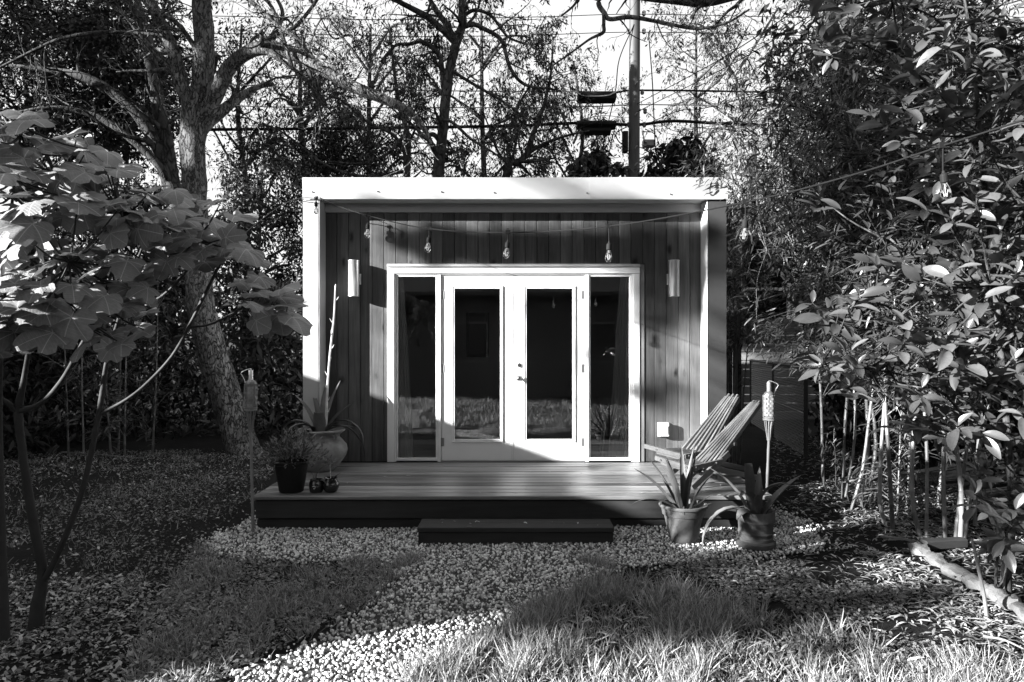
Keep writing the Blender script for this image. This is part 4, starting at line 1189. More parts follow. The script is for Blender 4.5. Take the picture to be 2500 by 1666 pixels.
# the big tree left of the studio
def L3(rows, g=True, per=6):
    a, b = px_limb(rows, per); return (a, b, g)
big = [
    L3([(616,1140,9.6,104),(592,1100,9.6,80),(556,980,9.6,72),(520,860,9.55,68),(492,750,9.5,64),(480,640,9.5,60),(478,540,9.5,56),(474,430,9.5,56),(472,330,9.5,60),(480,262,9.5,64)], False, 8),
    L3([(480,290,9.5,56),(490,225,9.5,50),(499,140,9.5,46),(494,40,9.5,46),(490,-90,9.5,40),(480,-300,9.4,28)]),
    L3([(478,310,9.5,44),(462,250,9.4,36),(440,199,9.4,34),(424,130,9.4,30),(392,57,9.4,27),(360,-10,9.4,24),(320,-120,9.4,16)]),
    L3([(488,300,9.5,44),(518,250,9.35,36),(540,205,9.3,35),(560,165,9.3,33),(600,132,9.2,33),(650,118,9.1,32),(722,135,9.0,31),(776,163,8.9,30),(853,207,8.8,28),(930,241,8.7,24),(990,268,8.7,19),(1030,308,8.7,14),(1056,352,8.7,9)]),
    L3([(486,320,9.5,36),(520,290,9.7,28),(572,247,9.9,22),(627,214,10.1,14),(668,205,10.2,9)]),
    L3([(610,132,9.2,14),(660,95,9.1,12),(716,70,9.0,10),(760,20,9.0,8),(800,-40,9,6)]),
    L3([(640,120,9.1,13),(690,150,9.0,11),(740,190,9.0,9),(790,260,9,7)]),
    L3([(715,170,8.9,10),(665,20,8.8,9),(610,-20,8.8,8)]),
    L3([(500,150,9.5,14),(430,55,9.3,11),(375,35,9.2,9),(340,20,9.2,7)]),
    L3([(640,120,9.1,12),(690,40,9.2,10),(660,-30,9.2,7)]),
    L3([(610,0,8.6,9),(690,70,8.6,8),(745,105,8.6,7),(800,140,8.6,6)]),
]
SPEC = [(1.9, 30, 75, .5, 1.3, .45, 6), (4.0, 30, 70, .25, .65, .5, 4), (5.0, 25, 65, .12, .34, .6, 3)]
tree('big_tree', 'large rough barked leaning tree left of the studio with an arching limb', 'tree', big, SPEC, 31, (4, .075, .26, .45, .55, .04, .42), MT['bark'], MT['treeleaf'], droop=.0)

second = [
    L3([(592,1100,10.1,40),(556,975,10.1,40),(518,850,10.15,40),(480,720,10.2,40),(452,590,10.3,42),(432,510,10.35,46),(420,455,10.4,50)], False),
    L3([(424,470,10.4,36),(406,344,10.4,32),(380,230,10.4,30),(362,115,10.4,29),(328,0,10.4,28),(290,-140,10.4,20)]),
    L3([(418,470,10.4,38),(400,400,10.3,30),(366,325,10.3,30),(325,268,10.2,26),(268,222,10.1,24),(199,187,10.0,20),(110,170,10,13),(20,160,10,8)]),
    L3([(412,460,10.4,24),(394,413,10.2,20),(325,344,10.1,18),(249,291,10.0,15),(172,268,9.9,13),(107,264,9.8,9),(40,275,9.8,6)]),
    L3([(440,90,9.6,7),(340,82,9.6,8),(240,80,9.6,9),(150,95,9.6,8),(90,120,9.6,7),(0,165,9.6,6)]),
]
tree('forked_tree', 'dark forked tree with low leaning limbs behind the fig leaves', 'tree', second, [(1.8,30,75,.5,1.3,.42,5),(3.2,30,70,.25,.6,.5,4),(4,25,65,.12,.34,.6,3)], 32, (4, .085, .26, .45, .55, .05, .45), mat_bark('grey_bark', .045, 9.0, .45, .025, .85), MT['treeleaf'])

centre = [
    L3([(1068,900,14,30),(1071,432,14,28),(1079,344,14,25),(1087,249,14,24),(1098,172,14,23),(1116,100,14,22),(1130,57,14,19),(1127,0,14,16),(1135,-90,14,10)]),
    L3([(1112,105,14,18),(1085,78,14,16),(1044,42,13.9,15),(1000,18,13.8,13),(968,0,13.8,12),(900,-50,13.8,8)]),
    L3([(1112,100,14,17),(1090,60,14.1,15),(1062,22,14.2,13),(1040,-20,14.2,10)]),
    L3([(1130,66,14,13),(1155,60,14,12),(1178,69,14,11),(1224,99,13.9,10),(1245,165,13.8,9),(1282,207,13.8,8),(1350,218,13.7,5)]),
    L3([(1086,245,14,15),(1080,180,14,12),(1072,135,14,12),(1033,103,14,10),(1000,108,14,9),(965,112,14,7),(930,150,14,5)]),
    L3([(1078,350,14,13),(1060,330,13.9,12),(1044,330,13.8,11)], False),
    L3([(1100,170,14,9),(1130,190,13.8,8),(1180,220,13.7,7),(1230,250,13.6,6),(1300,300,13.5,4)]),
    L3([(1062,300,13.9,8),(1100,297,13.8,8),(1150,340,13.7,7),(1200,370,13.7,5),(1240,400,13.6,4)]),
    L3([(1130,40,14,10),(1160,25,14,9),(1200,40,14,8),(1240,90,14,6),(1290,110,14,5)]),
    L3([(1074,400,14,12),(1050,350,14,10),(1032,330,14,8),(1000,300,14,6),(960,285,14,4)]),
]
SPEC2 = [(2.5,30,80,.6,1.7,.45,5),(4.0,30,70,.3,.8,.5,4),(4.8,25,65,.15,.45,.6,3)]
tree('spreading_tree', 'spreading dark tree with drooping leaf tufts directly behind the studio roof', 'tree', centre, SPEC2, 33, (10, .13, .27, .38, .75, .06, .65), MT['bark_dark'], MT['treeleaf'], droop=-.05)
t4 = [L3([(995,900,15.5,20),(994,432,15.5,16),(996,344,15.5,14),(985,290,15.5,12),(972,240,15.5,10),(960,150,15.5,7),(950,60,15.5,5)]),
      L3([(995,380,15.5,10),(960,330,15.5,8),(900,300,15.4,7),(840,250,15.4,5),(800,230,15.3,4)]),
      L3([(990,330,15.5,9),(940,380,15.5,8),(880,400,15.5,6),(800,395,15.5,5)]),
      L3([(985,420,15.5,9),(880,430,15.5,8),(790,400,15.5,6),(700,330,15.5,5),(640,300,15.5,4)])]
tree('slim_tree', 'slim crooked tree just left of the spreading tree', 'tree', t4, SPEC2, 34, (9, .13, .30, .4, .7, .06, .65), MT['bark_dark'], MT['treeleaf'], droop=-.03)
t5 = [L3([(1215,900,15.5,20),(1235,432,15.5,18),(1262,400,15.5,16),(1286,375,15.5,14),(1298,337,15.5,13),(1327,260,15.5,9),(1345,180,15.5,6),(1350,90,15.5,4)]),
      L3([(1286,378,15.5,10),(1330,350,15.5,8),(1390,330,15.4,6),(1440,320,15.3,4)]),
      L3([(1240,440,15.5,9),(1262,330,15.4,7),(1260,270,15.4,6),(1300,200,15.4,4)])]
tree('slanting_tree', 'slanting dark tree between the spreading tree and the utility pole', 'tree', t5, SPEC2, 35, (10, .13, .28, .4, .7, .05, .52), MT['bark_dark'], MT['treeleaf'], droop=-.03)
t6 = [L3([(1850,900,18,24),(1840,420,18,20),(1825,290,18,18),(1797,210,18,14),(1760,120,18,11),(1740,30,18,8),(1730,-60,18,6)]),
      L3([(1800,220,18,10),(1740,180,18,8),(1680,150,18,6),(1620,140,18,5)]),
      L3([(1830,320,18,10),(1760,270,18,8),(1700,240,18,6),(1640,260,18,5)]),
      L3([(1765,130,18,8),(1700,70,18,7),(1640,50,18,5)]),
      L3([(1790,190,18,9),(1850,100,18,7),(1900,20,18,5)])]
tree('pale_leaved_tree', 'thin airy tree with fine sparse leaves right of the utility pole', 'tree', t6, SPEC2, 36, (5, .12, .28, .4, .6, .06, .8), mat_bark('pale_bark', .2, 9, .4, .01, .5), MT['treeleaf'], droop=-.03)
t7 = [L3([(2080,1020,11.5,60),(2075,600,11.5,56),(2060,200,11.4,52),(2020,-60,11.2,44),(1950,-220,11,30)], False),
      L3([(2040,-40,11.2,34),(1900,-38,11,30),(1790,-12,11,28),(1720,2,11,30),(1650,-2,11,26),(1560,-10,11,20),(1470,-30,11,14)]),
      L3([(1500,-60,11,14),(1462,0,11,13),(1476,33,11,12),(1490,47,11,11),(1540,42,10.9,11),(1610,54,10.8,9),(1699,70,10.7,8),(1774,56,10.6,6),(1830,23,10.5,5)]),
      L3([(1474,35,11,9),(1474,62,11,9),(1472,80,11,9),(1440,96,11,6),(1400,125,11,5),(1350,160,11,4)]),
      L3([(1462,0,11,8),(1420,-10,11,7),(1400,15,11,6),(1370,40,11,4)]),
      L3([(1720,2,11,16),(1700,25,11,8),(1690,45,11,5)])]
tree('overhanging_tree', 'tree behind the bamboo whose bare limb hangs across the pole top', 'tree', t7, [(1.6,30,75,.4,1.1,.4,5),(3.2,30,70,.25,.6,.5,4),(4,25,65,.12,.34,.6,3)], 37, (5, .10, .26, .4, .7, .05, .5), MT['bark_dark'], MT['treeleaf'], droop=-.05)

def airy(label, px, D, pyt, spread, seed, w=16, dens=(4, .13, .30), nl=8, name='airy_tree', lean=0):
    """thin backdrop tree: a trunk, rising limbs, many twigs with small leaf tufts"""
    rg = np.random.default_rng(seed)
    rows = [(px, 900, D, w * 1.3), (px + rg.normal(0, 8), 520, D, w), (px + lean * .5 + rg.normal(0, 12), (520 + pyt) / 2, D, w * .7), (px + lean, pyt, D, w * .35)]
    L = [L3(rows)]
    for k in range(nl):
        y0 = rg.uniform(pyt + 80, 500); s = rg.choice([-1, 1])
        x0 = px + lean * (500 - y0) / max(500 - pyt, 1)
        r = spread * rg.uniform(.5, 1.0)
        L.append(L3([(x0, y0, D, w * .5), (x0 + s * r * .35, y0 - rg.uniform(30, 90), D + rg.uniform(-.5, .5), w * .4), (x0 + s * r * .7, y0 - rg.uniform(30, 140), D + rg.uniform(-.8, .8), w * .28), (x0 + s * r, y0 - rg.uniform(-30, 170), D + rg.uniform(-1, 1), w * .15)]))
    return tree(name, label, 'tree', L, SPEC2, seed, (dens[0], dens[1], dens[2], .4, .75, .07, .6), MT['bark_dark'], MT['treeleaf'], droop=-.04, group='thin backdrop trees behind the studio')
airy('thin backdrop tree over the left end of the studio roof', 740, 18, 40, 190, 201)
airy('thin backdrop tree between the big leaning trunk and the studio roof', 590, 17, 60, 160, 202, 15, (5, .13, .3), 9)
airy('thin backdrop tree just left of the spreading dark trunk', 905, 19, 60, 200, 203)
airy('thin backdrop tree right of the spreading dark trunk', 1175, 18, 20, 200, 204, 15, (5, .13, .3), 9)
airy('thin backdrop tree immediately left of the utility pole', 1400, 19, 150, 150, 205, 13, (4, .13, .3), 5)
airy('thin backdrop tree between the pole and the bamboo', 1700, 18, 60, 170, 206, 13, (3, .12, .3), 5)
def leafy(name, label, px, D, rx, ry, rz, n, size, width, seed, trunk_px, mat, group=None, hang=.3, pyc=None, lobes=9, trunk_w=14):
    """dense bushy crown: leaf clumps through an uneven volume round limbs"""
    rg = np.random.default_rng(seed)
    c = P(px, pyc, D)
    base = np.array([P(trunk_px, 900, D)[0], D, -.05])
    t = empty(name, tuple(base), 0, label, 'tree', group)
    cl = rg.normal(size=(lobes * 9, 3)); cl /= np.linalg.norm(cl, axis=1, keepdims=True)
    cl = cl * (rg.random((len(cl), 1)) ** .35) * np.array([rx, ry, rz])
    cr = rg.uniform(.16, .34, len(cl)) * min(rx, rz)
    tubes = [(spline(np.array([base, base * .5 + c * .5 + rg.normal(0, .1, 3), c + (0, 0, rz * .6)]), 5) - base, np.linspace(trunk_w * D / F, .02, 11), 12)]
    for q in cl[::2]:
        p0 = c + np.array([q[0] * .15, q[1] * .15, min(q[2] * .5, q[2] - .2)])
        tubes.append((spline(np.array([p0, (p0 + c + q) / 2 + rg.normal(0, .08, 3), c + q]), 3) - base, np.linspace(.03, .008, 7), 4))
    link('trunk', tubes_mesh('trunk', tubes), MT['bark_dark'], t)
    k = rg.integers(0, len(cl), n)
    d = rg.normal(size=(n, 3)); d /= np.linalg.norm(d, axis=1, keepdims=True)
    pos = c + cl[k] + d * cr[k][:, None] * rg.random((n, 1)) ** .5
    dr = d * .7 + rg.normal(0, .5, (n, 3)) + np.array([0, 0, -hang])
    fr = axes_from(dr, rg.normal(size=(n, 3)) * .6 + np.array([0, -.2, .8]))
    s = size * rg.uniform(.6, 1.3, n)
    link('crown', scatter_mesh('crown', LEAF_Q[0], LEAF_Q[1], pos - base, fr, np.stack([s * width, s, s], -1)), mat, t)
    return t
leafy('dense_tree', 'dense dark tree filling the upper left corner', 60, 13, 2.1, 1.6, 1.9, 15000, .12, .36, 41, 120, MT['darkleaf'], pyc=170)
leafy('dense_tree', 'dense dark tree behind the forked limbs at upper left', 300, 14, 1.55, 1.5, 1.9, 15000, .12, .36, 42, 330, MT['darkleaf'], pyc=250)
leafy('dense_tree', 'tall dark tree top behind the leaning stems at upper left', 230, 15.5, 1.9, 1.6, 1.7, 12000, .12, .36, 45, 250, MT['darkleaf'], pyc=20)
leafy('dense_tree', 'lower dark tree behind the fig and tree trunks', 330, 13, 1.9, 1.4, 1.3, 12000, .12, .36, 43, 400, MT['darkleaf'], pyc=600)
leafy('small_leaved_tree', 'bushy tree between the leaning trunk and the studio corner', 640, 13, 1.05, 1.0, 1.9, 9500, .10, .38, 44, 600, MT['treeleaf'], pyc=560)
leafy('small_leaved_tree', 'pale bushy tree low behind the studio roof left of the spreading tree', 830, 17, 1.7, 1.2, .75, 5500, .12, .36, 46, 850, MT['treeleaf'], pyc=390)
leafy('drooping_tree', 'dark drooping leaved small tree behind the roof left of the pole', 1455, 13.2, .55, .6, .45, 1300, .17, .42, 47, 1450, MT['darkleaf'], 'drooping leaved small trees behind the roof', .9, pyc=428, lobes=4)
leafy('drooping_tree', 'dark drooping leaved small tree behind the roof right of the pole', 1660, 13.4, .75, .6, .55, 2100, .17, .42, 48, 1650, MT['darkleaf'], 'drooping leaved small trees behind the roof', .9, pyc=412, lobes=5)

def bulk(name, label, boxes, n, size, width, seed, mat, cat=None, shape=None):
    """a mass of foliage that nobody could count"""
    rg = np.random.default_rng(seed)
    ps = []
    vol = [(b[1]-b[0]) * (b[3]-b[2]) * (b[5]-b[4]) for b in boxes]
    for b, v in zip(boxes, vol):
        m = int(n * v / sum(vol))
        q = rg.random((m, 3)) * np.array([b[1]-b[0], b[3]-b[2], b[5]-b[4]]) + np.array([b[0], b[2], b[4]])
        top = b[4] + (b[5]-b[4]) * (.62 + .38 * (sin_noise(q[:, 0] * 1.3, q[:, 1] * 1.3, seed) * .5 + .5).clip(0, 1))
        ps.append(q[q[:, 2] < top])
    pos = np.concatenate(ps); n = len(pos)
    d = rg.normal(size=(n, 3)) + np.array([0, 0, -.4])
    fr = axes_from(d, rg.normal(size=(n, 3)) * .7 + np.array([0, -.3, .8]))
    s = size * rg.uniform(.6, 1.4, n)
    o = link(name, scatter_mesh(name, LEAF_Q[0], LEAF_Q[1], pos, fr, np.stack([s*width, s, s], -1)), mat)
    return tag(o, label, kind='stuff')
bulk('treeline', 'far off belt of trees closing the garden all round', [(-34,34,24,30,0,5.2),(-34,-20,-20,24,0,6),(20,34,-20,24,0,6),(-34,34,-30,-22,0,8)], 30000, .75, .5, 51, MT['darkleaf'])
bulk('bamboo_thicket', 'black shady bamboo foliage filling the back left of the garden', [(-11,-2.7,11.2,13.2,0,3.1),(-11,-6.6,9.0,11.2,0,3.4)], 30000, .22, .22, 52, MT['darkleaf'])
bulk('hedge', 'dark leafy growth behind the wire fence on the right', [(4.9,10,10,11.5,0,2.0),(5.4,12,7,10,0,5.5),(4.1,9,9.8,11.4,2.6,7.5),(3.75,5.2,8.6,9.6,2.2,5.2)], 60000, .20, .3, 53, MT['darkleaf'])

# ------------------------------------------------------------------ bamboo
BLADE = (np.array([(0,0,0),(.5,.3,.05),(.35,.7,.03),(0,1,-.12),(-.35,.7,.03),(-.5,.3,.05)], float), np.array([(0,1,4,5),(1,2,3,4)]))
def spray_mesh(centres, rg, per, size, width):
    """fans of narrow pointed leaves hanging from twigs"""
    n = len(centres) * per
    cd = rg.normal(size=(len(centres), 3)) * np.array([1, 1, .35]) + np.array([-.3, -.2, -.25])
    pos = np.repeat(centres, per, 0) + rg.normal(0, .045, (n, 3))
    d = np.repeat(cd, per, 0) + rg.normal(0, .55, (n, 3)) + np.array([0, 0, -.35])
    fr = axes_from(d, rg.normal(size=(n, 3)) * .5 + np.array([0, -.15, 1.0]))
    s = size * rg.uniform(.6, 1.25, n)
    return scatter_mesh('foliage', BLADE[0], BLADE[1], pos, fr, np.stack([s*width, s, s], -1))

def bamboo(path, r0, label, seed, sprays, per, group, poly=None, lo=.4, spread=.45, size=.13, width=.13, mat=None):
    rg = np.random.default_rng(seed)
    pts = spline(np.array(path), 8)
    b = pts[0].copy()
    t = empty('bamboo_culm', tuple(b), 0, label, 'bamboo', group)
    seg = np.linalg.norm(np.diff(pts, axis=0), axis=1); cum = np.concatenate([[0], np.cumsum(seg)]); L = cum[-1]
    s = [0.0]; 
    while s[-1] < L:                                # nodes every 20-25 cm
        s += [s[-1] + .006, s[-1] + .012, s[-1] + rg.uniform(.17, .25)]
    s = np.array(s).clip(0, L)
    Q = np.stack([np.interp(s, cum, pts[:, i]) for i in range(3)], -1)
    rr = r0 * (1 - .75 * s / L)
    rr[1::3] *= 1.16
    keep = np.concatenate([[True], np.diff(s) > 1e-5])
    MB().tube(Q[keep] - b, rr[keep], 8).build('stem', mat or MT['culm'], t, True)
    c = []
    tries = 0
    while len(c) < sprays and tries < sprays * 12:
        tries += 1
        k = rg.uniform(lo, 1.0)
        p = np.array([np.interp(k * L, cum, pts[:, i]) for i in range(3)]) + rg.normal(0, spread, 3) * np.array([1, .7, .8])
        if poly is not None:
            q = np.array([[1250 + p[0] / p[1] * F, HOR - (p[2] - EYE) / p[1] * F]])
            if p[1] < 4.6 or not in_poly(q, poly)[0]: continue
            if 1785 < q[0, 0] < 1960 and 560 < q[0, 1] < 900 and rg.random() < .72: continue
        c.append(p)
    if c:
        c = np.array(c)
        tw = []
        for p in c[::3]:
            j = np.argmin(np.linalg.norm(pts - p, axis=1))
            tw.append((spline(np.array([pts[max(j-1, 0)], (pts[j] + p) / 2 + (0, 0, .04), p]), 3) - b, np.linspace(.004, .0022, 7), 3))
        tag(link('twigs', tubes_mesh('twigs', tw), mat or MT['culm'], t), kind='stuff')
        f = link('foliage', spray_mesh(c - b, rg, per, size, width), MT['bambooleaf'], t); f['kind'] = 'stuff'
    return t

BP = [(1985,-80),(1900,90),(1800,190),(1720,300),(1640,385),(1660,440),(1760,470),(1795,520),(1788,720),(1815,860),(1960,905),(2150,960),(2340,1000),(2560,900),(2560,-80)]
culms = [((2057,1211),(2068,970),(2120,500),(2080,60)), ((2064,1206),(2088,1000),(2040,600),(1960,280)), ((2076,1240),(2115,1080),(2150,560),(2000,120)),
         ((2105,1231),(2117,1007),(2060,500),(1850,330)), ((2180,1285),(2163,1016),(2130,600),(1900,420)), ((2161,1273),(2148,1170),(2180,600),(2150,-20)),
         ((2248,1306),(2226,1150),(2260,600),(2230,40)), ((2262,1306),(2258,1016),(2200,550),(2020,180)), ((2308,1310),(2304,1080),(2330,500),(2300,-60)),
         ((2331,1322),(2343,1220),(2420,600),(2420,-60)), ((2343,1327),(2341,1140),(2250,600),(2100,350)), ((2354,1314),(2370,1202),(2460,700),(2500,100)),
         ((2380,1273),(2381,1220),(2400,700),(2350,200)), ((2125,1190),(2130,1000),(2010,560),(1780,400)), ((2215,1230),(2205,1000),(2030,640),(1850,610)),
         ((2010,1180),(2000,900),(1960,560),(1880,470)), ((2290,1230),(2300,950),(2100,700),(1930,720))]
BG = 'bamboo culms of the thicket on the right'
wd = ['first', 'second', 'third', 'fourth', 'fifth', 'sixth', 'seventh', 'eighth', 'ninth', 'tenth', 'eleventh', 'twelfth', 'thirteenth', 'fourteenth', 'fifteenth', 'sixteenth', 'seventeenth']
order = sorted(range(len(culms)), key=lambda i: culms[i][0][0])
look = {4: 'thick bright bamboo culm, ', 0: 'straight pale bamboo culm, ', 9: 'leaning bamboo culm, ', 6: 'bent thin bamboo culm, '}
for rank, i in enumerate(order):
    c = culms[i]
    g = G(*c[0]); D = g[1]
    path = [g - np.array([0, 0, .05])] + [P(c[1][0], c[1][1], D)] + [P(c[2][0], c[2][1], D + R.uniform(-.2, .5))] + [P(c[3][0], c[3][1], D + R.uniform(-.2, 1.2))]
    bamboo(path, R.uniform(.013, .021) * (1.35 if i == 4 else 1), look.get(i, 'bamboo culm, ') + wd[rank] + ' from the left in the right hand thicket', 100 + i, 260, 11, BG, BP, .28, .6, .11, .14)
# the clump between studio and wire fence
for j, (b, m, tp) in enumerate([((1786,1150),(1800,800),(1820,480)), ((1796,1152),(1808,747),(1870,420)), ((1792,1150),(1791,700),(1788,470)), ((1806,1148),(1830,820),(1900,560)), ((1780,1150),(1778,880),(1790,640))]):
    D = 8.6 + j * .12
    path = [np.array([(b[0]-1250)/F*D, D, -.03]), P(m[0], m[1], D), P(tp[0], tp[1], D + .3)]
    bamboo(path, .012, wd[j] + ' slim bamboo culm counted from the studio corner by the wire fence' if False else ['slim bamboo culm hugging the dark studio corner', 'slim bamboo culm arching right beside the studio corner', 'upright pale bamboo culm beside the studio corner', 'bamboo culm leaning right in front of the plank wall', 'short bamboo culm nearest the back of the slat chair'][j],
           150 + j, 55, 9, 'slim bamboo beside the studio corner', [(1775,440),(1900,430),(1960,560),(1960,800),(1850,800),(1775,900)], .35, .35, .12, .13)
# sunlit low sprays inside the right thicket
bamboo([G(2190,1262) - (0,0,.05), P(2195,1130,6.3), P(2200,1000,6.3)], .008, 'low leafy bamboo shoot catching light amid the right hand culms', 160, 90, 10, None, None, .15, .22, .12, .12)
bamboo([G(2040,1190) - (0,0,.05), P(2040,1120,7.2), P(2035,1070,7.2)], .006, 'tiny bamboo shoot in front of the wire fence post', 161, 12, 8, None, None, .3, .10, .10, .12)
for j, (b, m, tp, lb) in enumerate([((271,1105),(262,980),(250,700),'thin bamboo culm leaning left in the dark left background'), ((289,1100),(294,897),(297,640),'brightest straight bamboo culm in the dark left background'),
                      ((304,1110),(307,912),(312,690),'faint bamboo culm just right of the brightest one at left'), ((372,1110),(383,876),(386,640),'straight bamboo culm nearest the leaning tree trunk'),
                      ((168,1112),(160,900),(150,640),'dim bamboo culm seen between the two fig stems'), ((205,1108),(200,900),(205,640),'dim bamboo culm just right of the first fig stem')]):
    g = G(*b); D = g[1]
    bamboo([g - (0,0,.05), P(m[0], m[1], D), P(tp[0], tp[1], D + .1)], .016, lb, 170 + j, 34, 9, 'bamboo culms in the dark left background', None, .15, .4, .15, .13)

# ------------------------------------------------------------------ fig tree, left foreground
def fig_leaf_mesh(seed):
    rg = np.random.default_rng(seed)
    n, rings = 44, 5
    th = np.linspace(-PI, PI, n, endpoint=False)
    lobes = [(0, 1.0, 30), (55, .90, 26), (-55, .90, 26), (112, .70, 30), (-112, .70, 30)]
    if seed % 3 == 0: lobes = [(0, 1.0, 42), (58, .84, 32), (-58, .84, 32), (115, .68, 34), (-115, .68, 34)]
    r = np.full(n, .44 if seed % 3 else .56)
    for a, l, w in lobes:
        l *= rg.uniform(.9, 1.08)
        d = np.degrees(np.abs((th - math.radians(a) + PI) % (2*PI) - PI))
        r = np.maximum(r, l * np.exp(-(d / w) ** 4 * .45))
    back = np.degrees(PI - np.abs(th))
    r *= 1 - .75 * np.exp(-(back / 22) ** 2)
    r *= 1 + .025 * np.sin(th * 23 + seed)
    V, UV = [(0, 0, 0)], [(0, 0)]
    fold, dr, rip = rg.uniform(.15, .5), rg.uniform(.25, .65), rg.uniform(.035, .085)
    for k in range(1, rings + 1):
        f = (k / rings) ** .8
        x, y = r * f * np.sin(th), r * f * np.cos(th)
        z = fold * np.abs(x) * .6 - dr * (x*x*.8 + np.maximum(y, 0)**2 * .7) + rip * np.sin(th * 5 + seed) * f + .03 * np.cos(th * 5.0) * f
        for a in zip(x, y, z): V.append(a)
        UV += list(zip(x, y))
    T = []
    for j in range(n):
        T.append((0, 1 + (j+1) % n, 1 + j))
    for k in range(rings - 1):
        for j in range(n):
            a, b = 1 + k*n + j, 1 + k*n + (j+1) % n
            T += [(a, b, a + n), (b, b + n, a + n)]
    pet = MB().tube([(0, -.02, .005), (0, -.2, .0), (0, -.42, -.10)], [.016, .012, .014], 4, False)
    pv = np.concatenate(pet.v); o = len(V)
    V += [tuple(q) for q in pv]; UV += [(0, 0)] * len(pv)
    for f in pet.f:
        T += [(f[0]+o, f[1]+o, f[2]+o), (f[0]+o, f[2]+o, f[3]+o)]
    me = fast_mesh('leaf', V, np.array(T), True, UV)
    me.materials.append(MT['fig'])
    return me
FL = [fig_leaf_mesh(s) for s in range(1, 8)]
fig = empty('fig_tree', (0, 0, 0), 0, 'fig tree with big lobed leaves in the left foreground', 'fig tree')
fs = [
    ([(88,1560,3.75,42),(92,1480,3.75,32),(104,1400,3.75,24),(84,1290,3.7,22),(66,1180,3.65,20),(52,1080,3.6,19),(45,1005,3.55,20),(58,930,3.5,13),(74,830,3.4,10),(90,700,3.3,8),(120,560,3.2,6),(150,450,3.1,5)]),
    ([(100,1420,3.75,20),(122,1392,3.74,15),(168,1290,3.72,14),(206,1180,3.7,13),(232,1060,3.66,13),(250,960,3.62,13),(262,880,3.6,11),(290,780,3.55,9),(330,650,3.5,7),(380,540,3.45,5),(430,480,3.4,4)]),
    ([(45,1005,3.55,15),(100,985,3.5,12),(150,930,3.42,11),(190,860,3.36,10),(240,760,3.3,8),(280,640,3.25,6),(300,520,3.2,5)]),
    ([(248,1010,3.64,10),(310,975,3.64,8),(360,935,3.64,8),(420,870,3.62,8),(460,800,3.6,8),(500,720,3.58,8),(540,640,3.56,7),(590,560,3.54,5)]),
    ([(45,1005,3.55,14),(20,985,3.5,12),(-20,950,3.4,10),(-80,800,3.2,8)]),
    ([(460,800,3.6,6),(520,790,3.62,5),(600,745,3.64,5),(660,700,3.64,4),(720,680,3.64,3)]),
    ([(8,1560,3.4,30),(6,1400,3.4,22),(2,1200,3.35,16),(-2,1000,3.3,14),(5,800,3.1,11),(20,600,2.95,8),(40,400,2.85,6),(60,290,2.8,4)]),
    ([(0,880,3.2,10),(60,810,3.1,9),(110,740,3.0,8),(170,640,2.95,6)]),
    ([(290,780,3.55,7),(400,720,3.5,7),(470,640,3.45,6),(480,580,3.4,5)]),
]
sk = []
for i, rows in enumerate(fs):
    pts, rad = px_limb(rows, 5)
    sk.append(pts)
    MB().tube(pts, rad, 10).build('stem' if i in (0, 1, 6) else 'branch', MT['figstem'], fig, True)
sk = np.concatenate(sk)
FP = [(-60,220),(70,235),(110,300),(230,340),(300,410),(360,455),(440,460),(530,480),(585,530),(615,590),(640,670),(690,710),(725,760),(715,800),(660,805),(615,780),(590,720),(545,665),(480,640),(420,650),(370,740),(350,820),(310,870),(240,850),(180,800),(120,830),(0,860),(-60,860)]
rg = np.random.default_rng(77)
placed = []
tries = 0
while len(placed) < 265 and tries < 9000:
    tries += 1
    px, py = rg.uniform(-60, 770), rg.uniform(220, 890)
    if len(placed) < 7: px, py = [(690,705),(712,748),(655,800),(680,770),(612,742),(640,720),(585,690)][len(placed)]
    elif not in_poly(np.array([[px, py]]), FP)[0]: continue
    D = 2.75 + .0010 * max(px, 0) + rg.uniform(-.15, .35)
    p = P(px, py, D)
    if any(np.linalg.norm(p - q) < .073 for q in placed): continue
    placed.append(p)
    top = py < 520
    nrm = np.array([rg.normal(.05, .35), rg.normal(-.30 if top else -.36, .2), rg.uniform(.8, 1.2)])
    if rg.random() < .08: nrm = np.array([rg.normal(0, .5), -.9, .1])
    nrm /= np.linalg.norm(nrm)
    d = np.array([(px - 250) / 330 + rg.normal(0, .6), rg.normal(-.5, .5), -.35 + rg.normal(0, .3)])
    d -= nrm * d.dot(nrm); d /= np.linalg.norm(d)
    s = np.cross(d, nrm)
    L = rg.uniform(.078, .128) * (1.0 if px > 200 else 1.12)
    M = Matrix(((s[0], d[0], nrm[0], p[0]), (s[1], d[1], nrm[1], p[1]), (s[2], d[2], nrm[2], p[2]), (0, 0, 0, 1)))
    o = link('leaf', FL[rg.integers(len(FL))], None, fig)
    o.matrix_local = M @ Matrix.Diagonal((L, L, L, 1))
    q = sk[np.argmin(np.linalg.norm(sk - (p - d * .42 * L), axis=1))]
    a = p - d * .42 * L - nrm * .1 * L
    if np.linalg.norm(a - q) > .04:
        MB().tube(spline(np.array([q, (q + a) / 2 + (0, 0, -.02), a]), 3), np.linspace(.006, .0028, 7), 5, False).build('twig', MT['figstem'], fig, True)

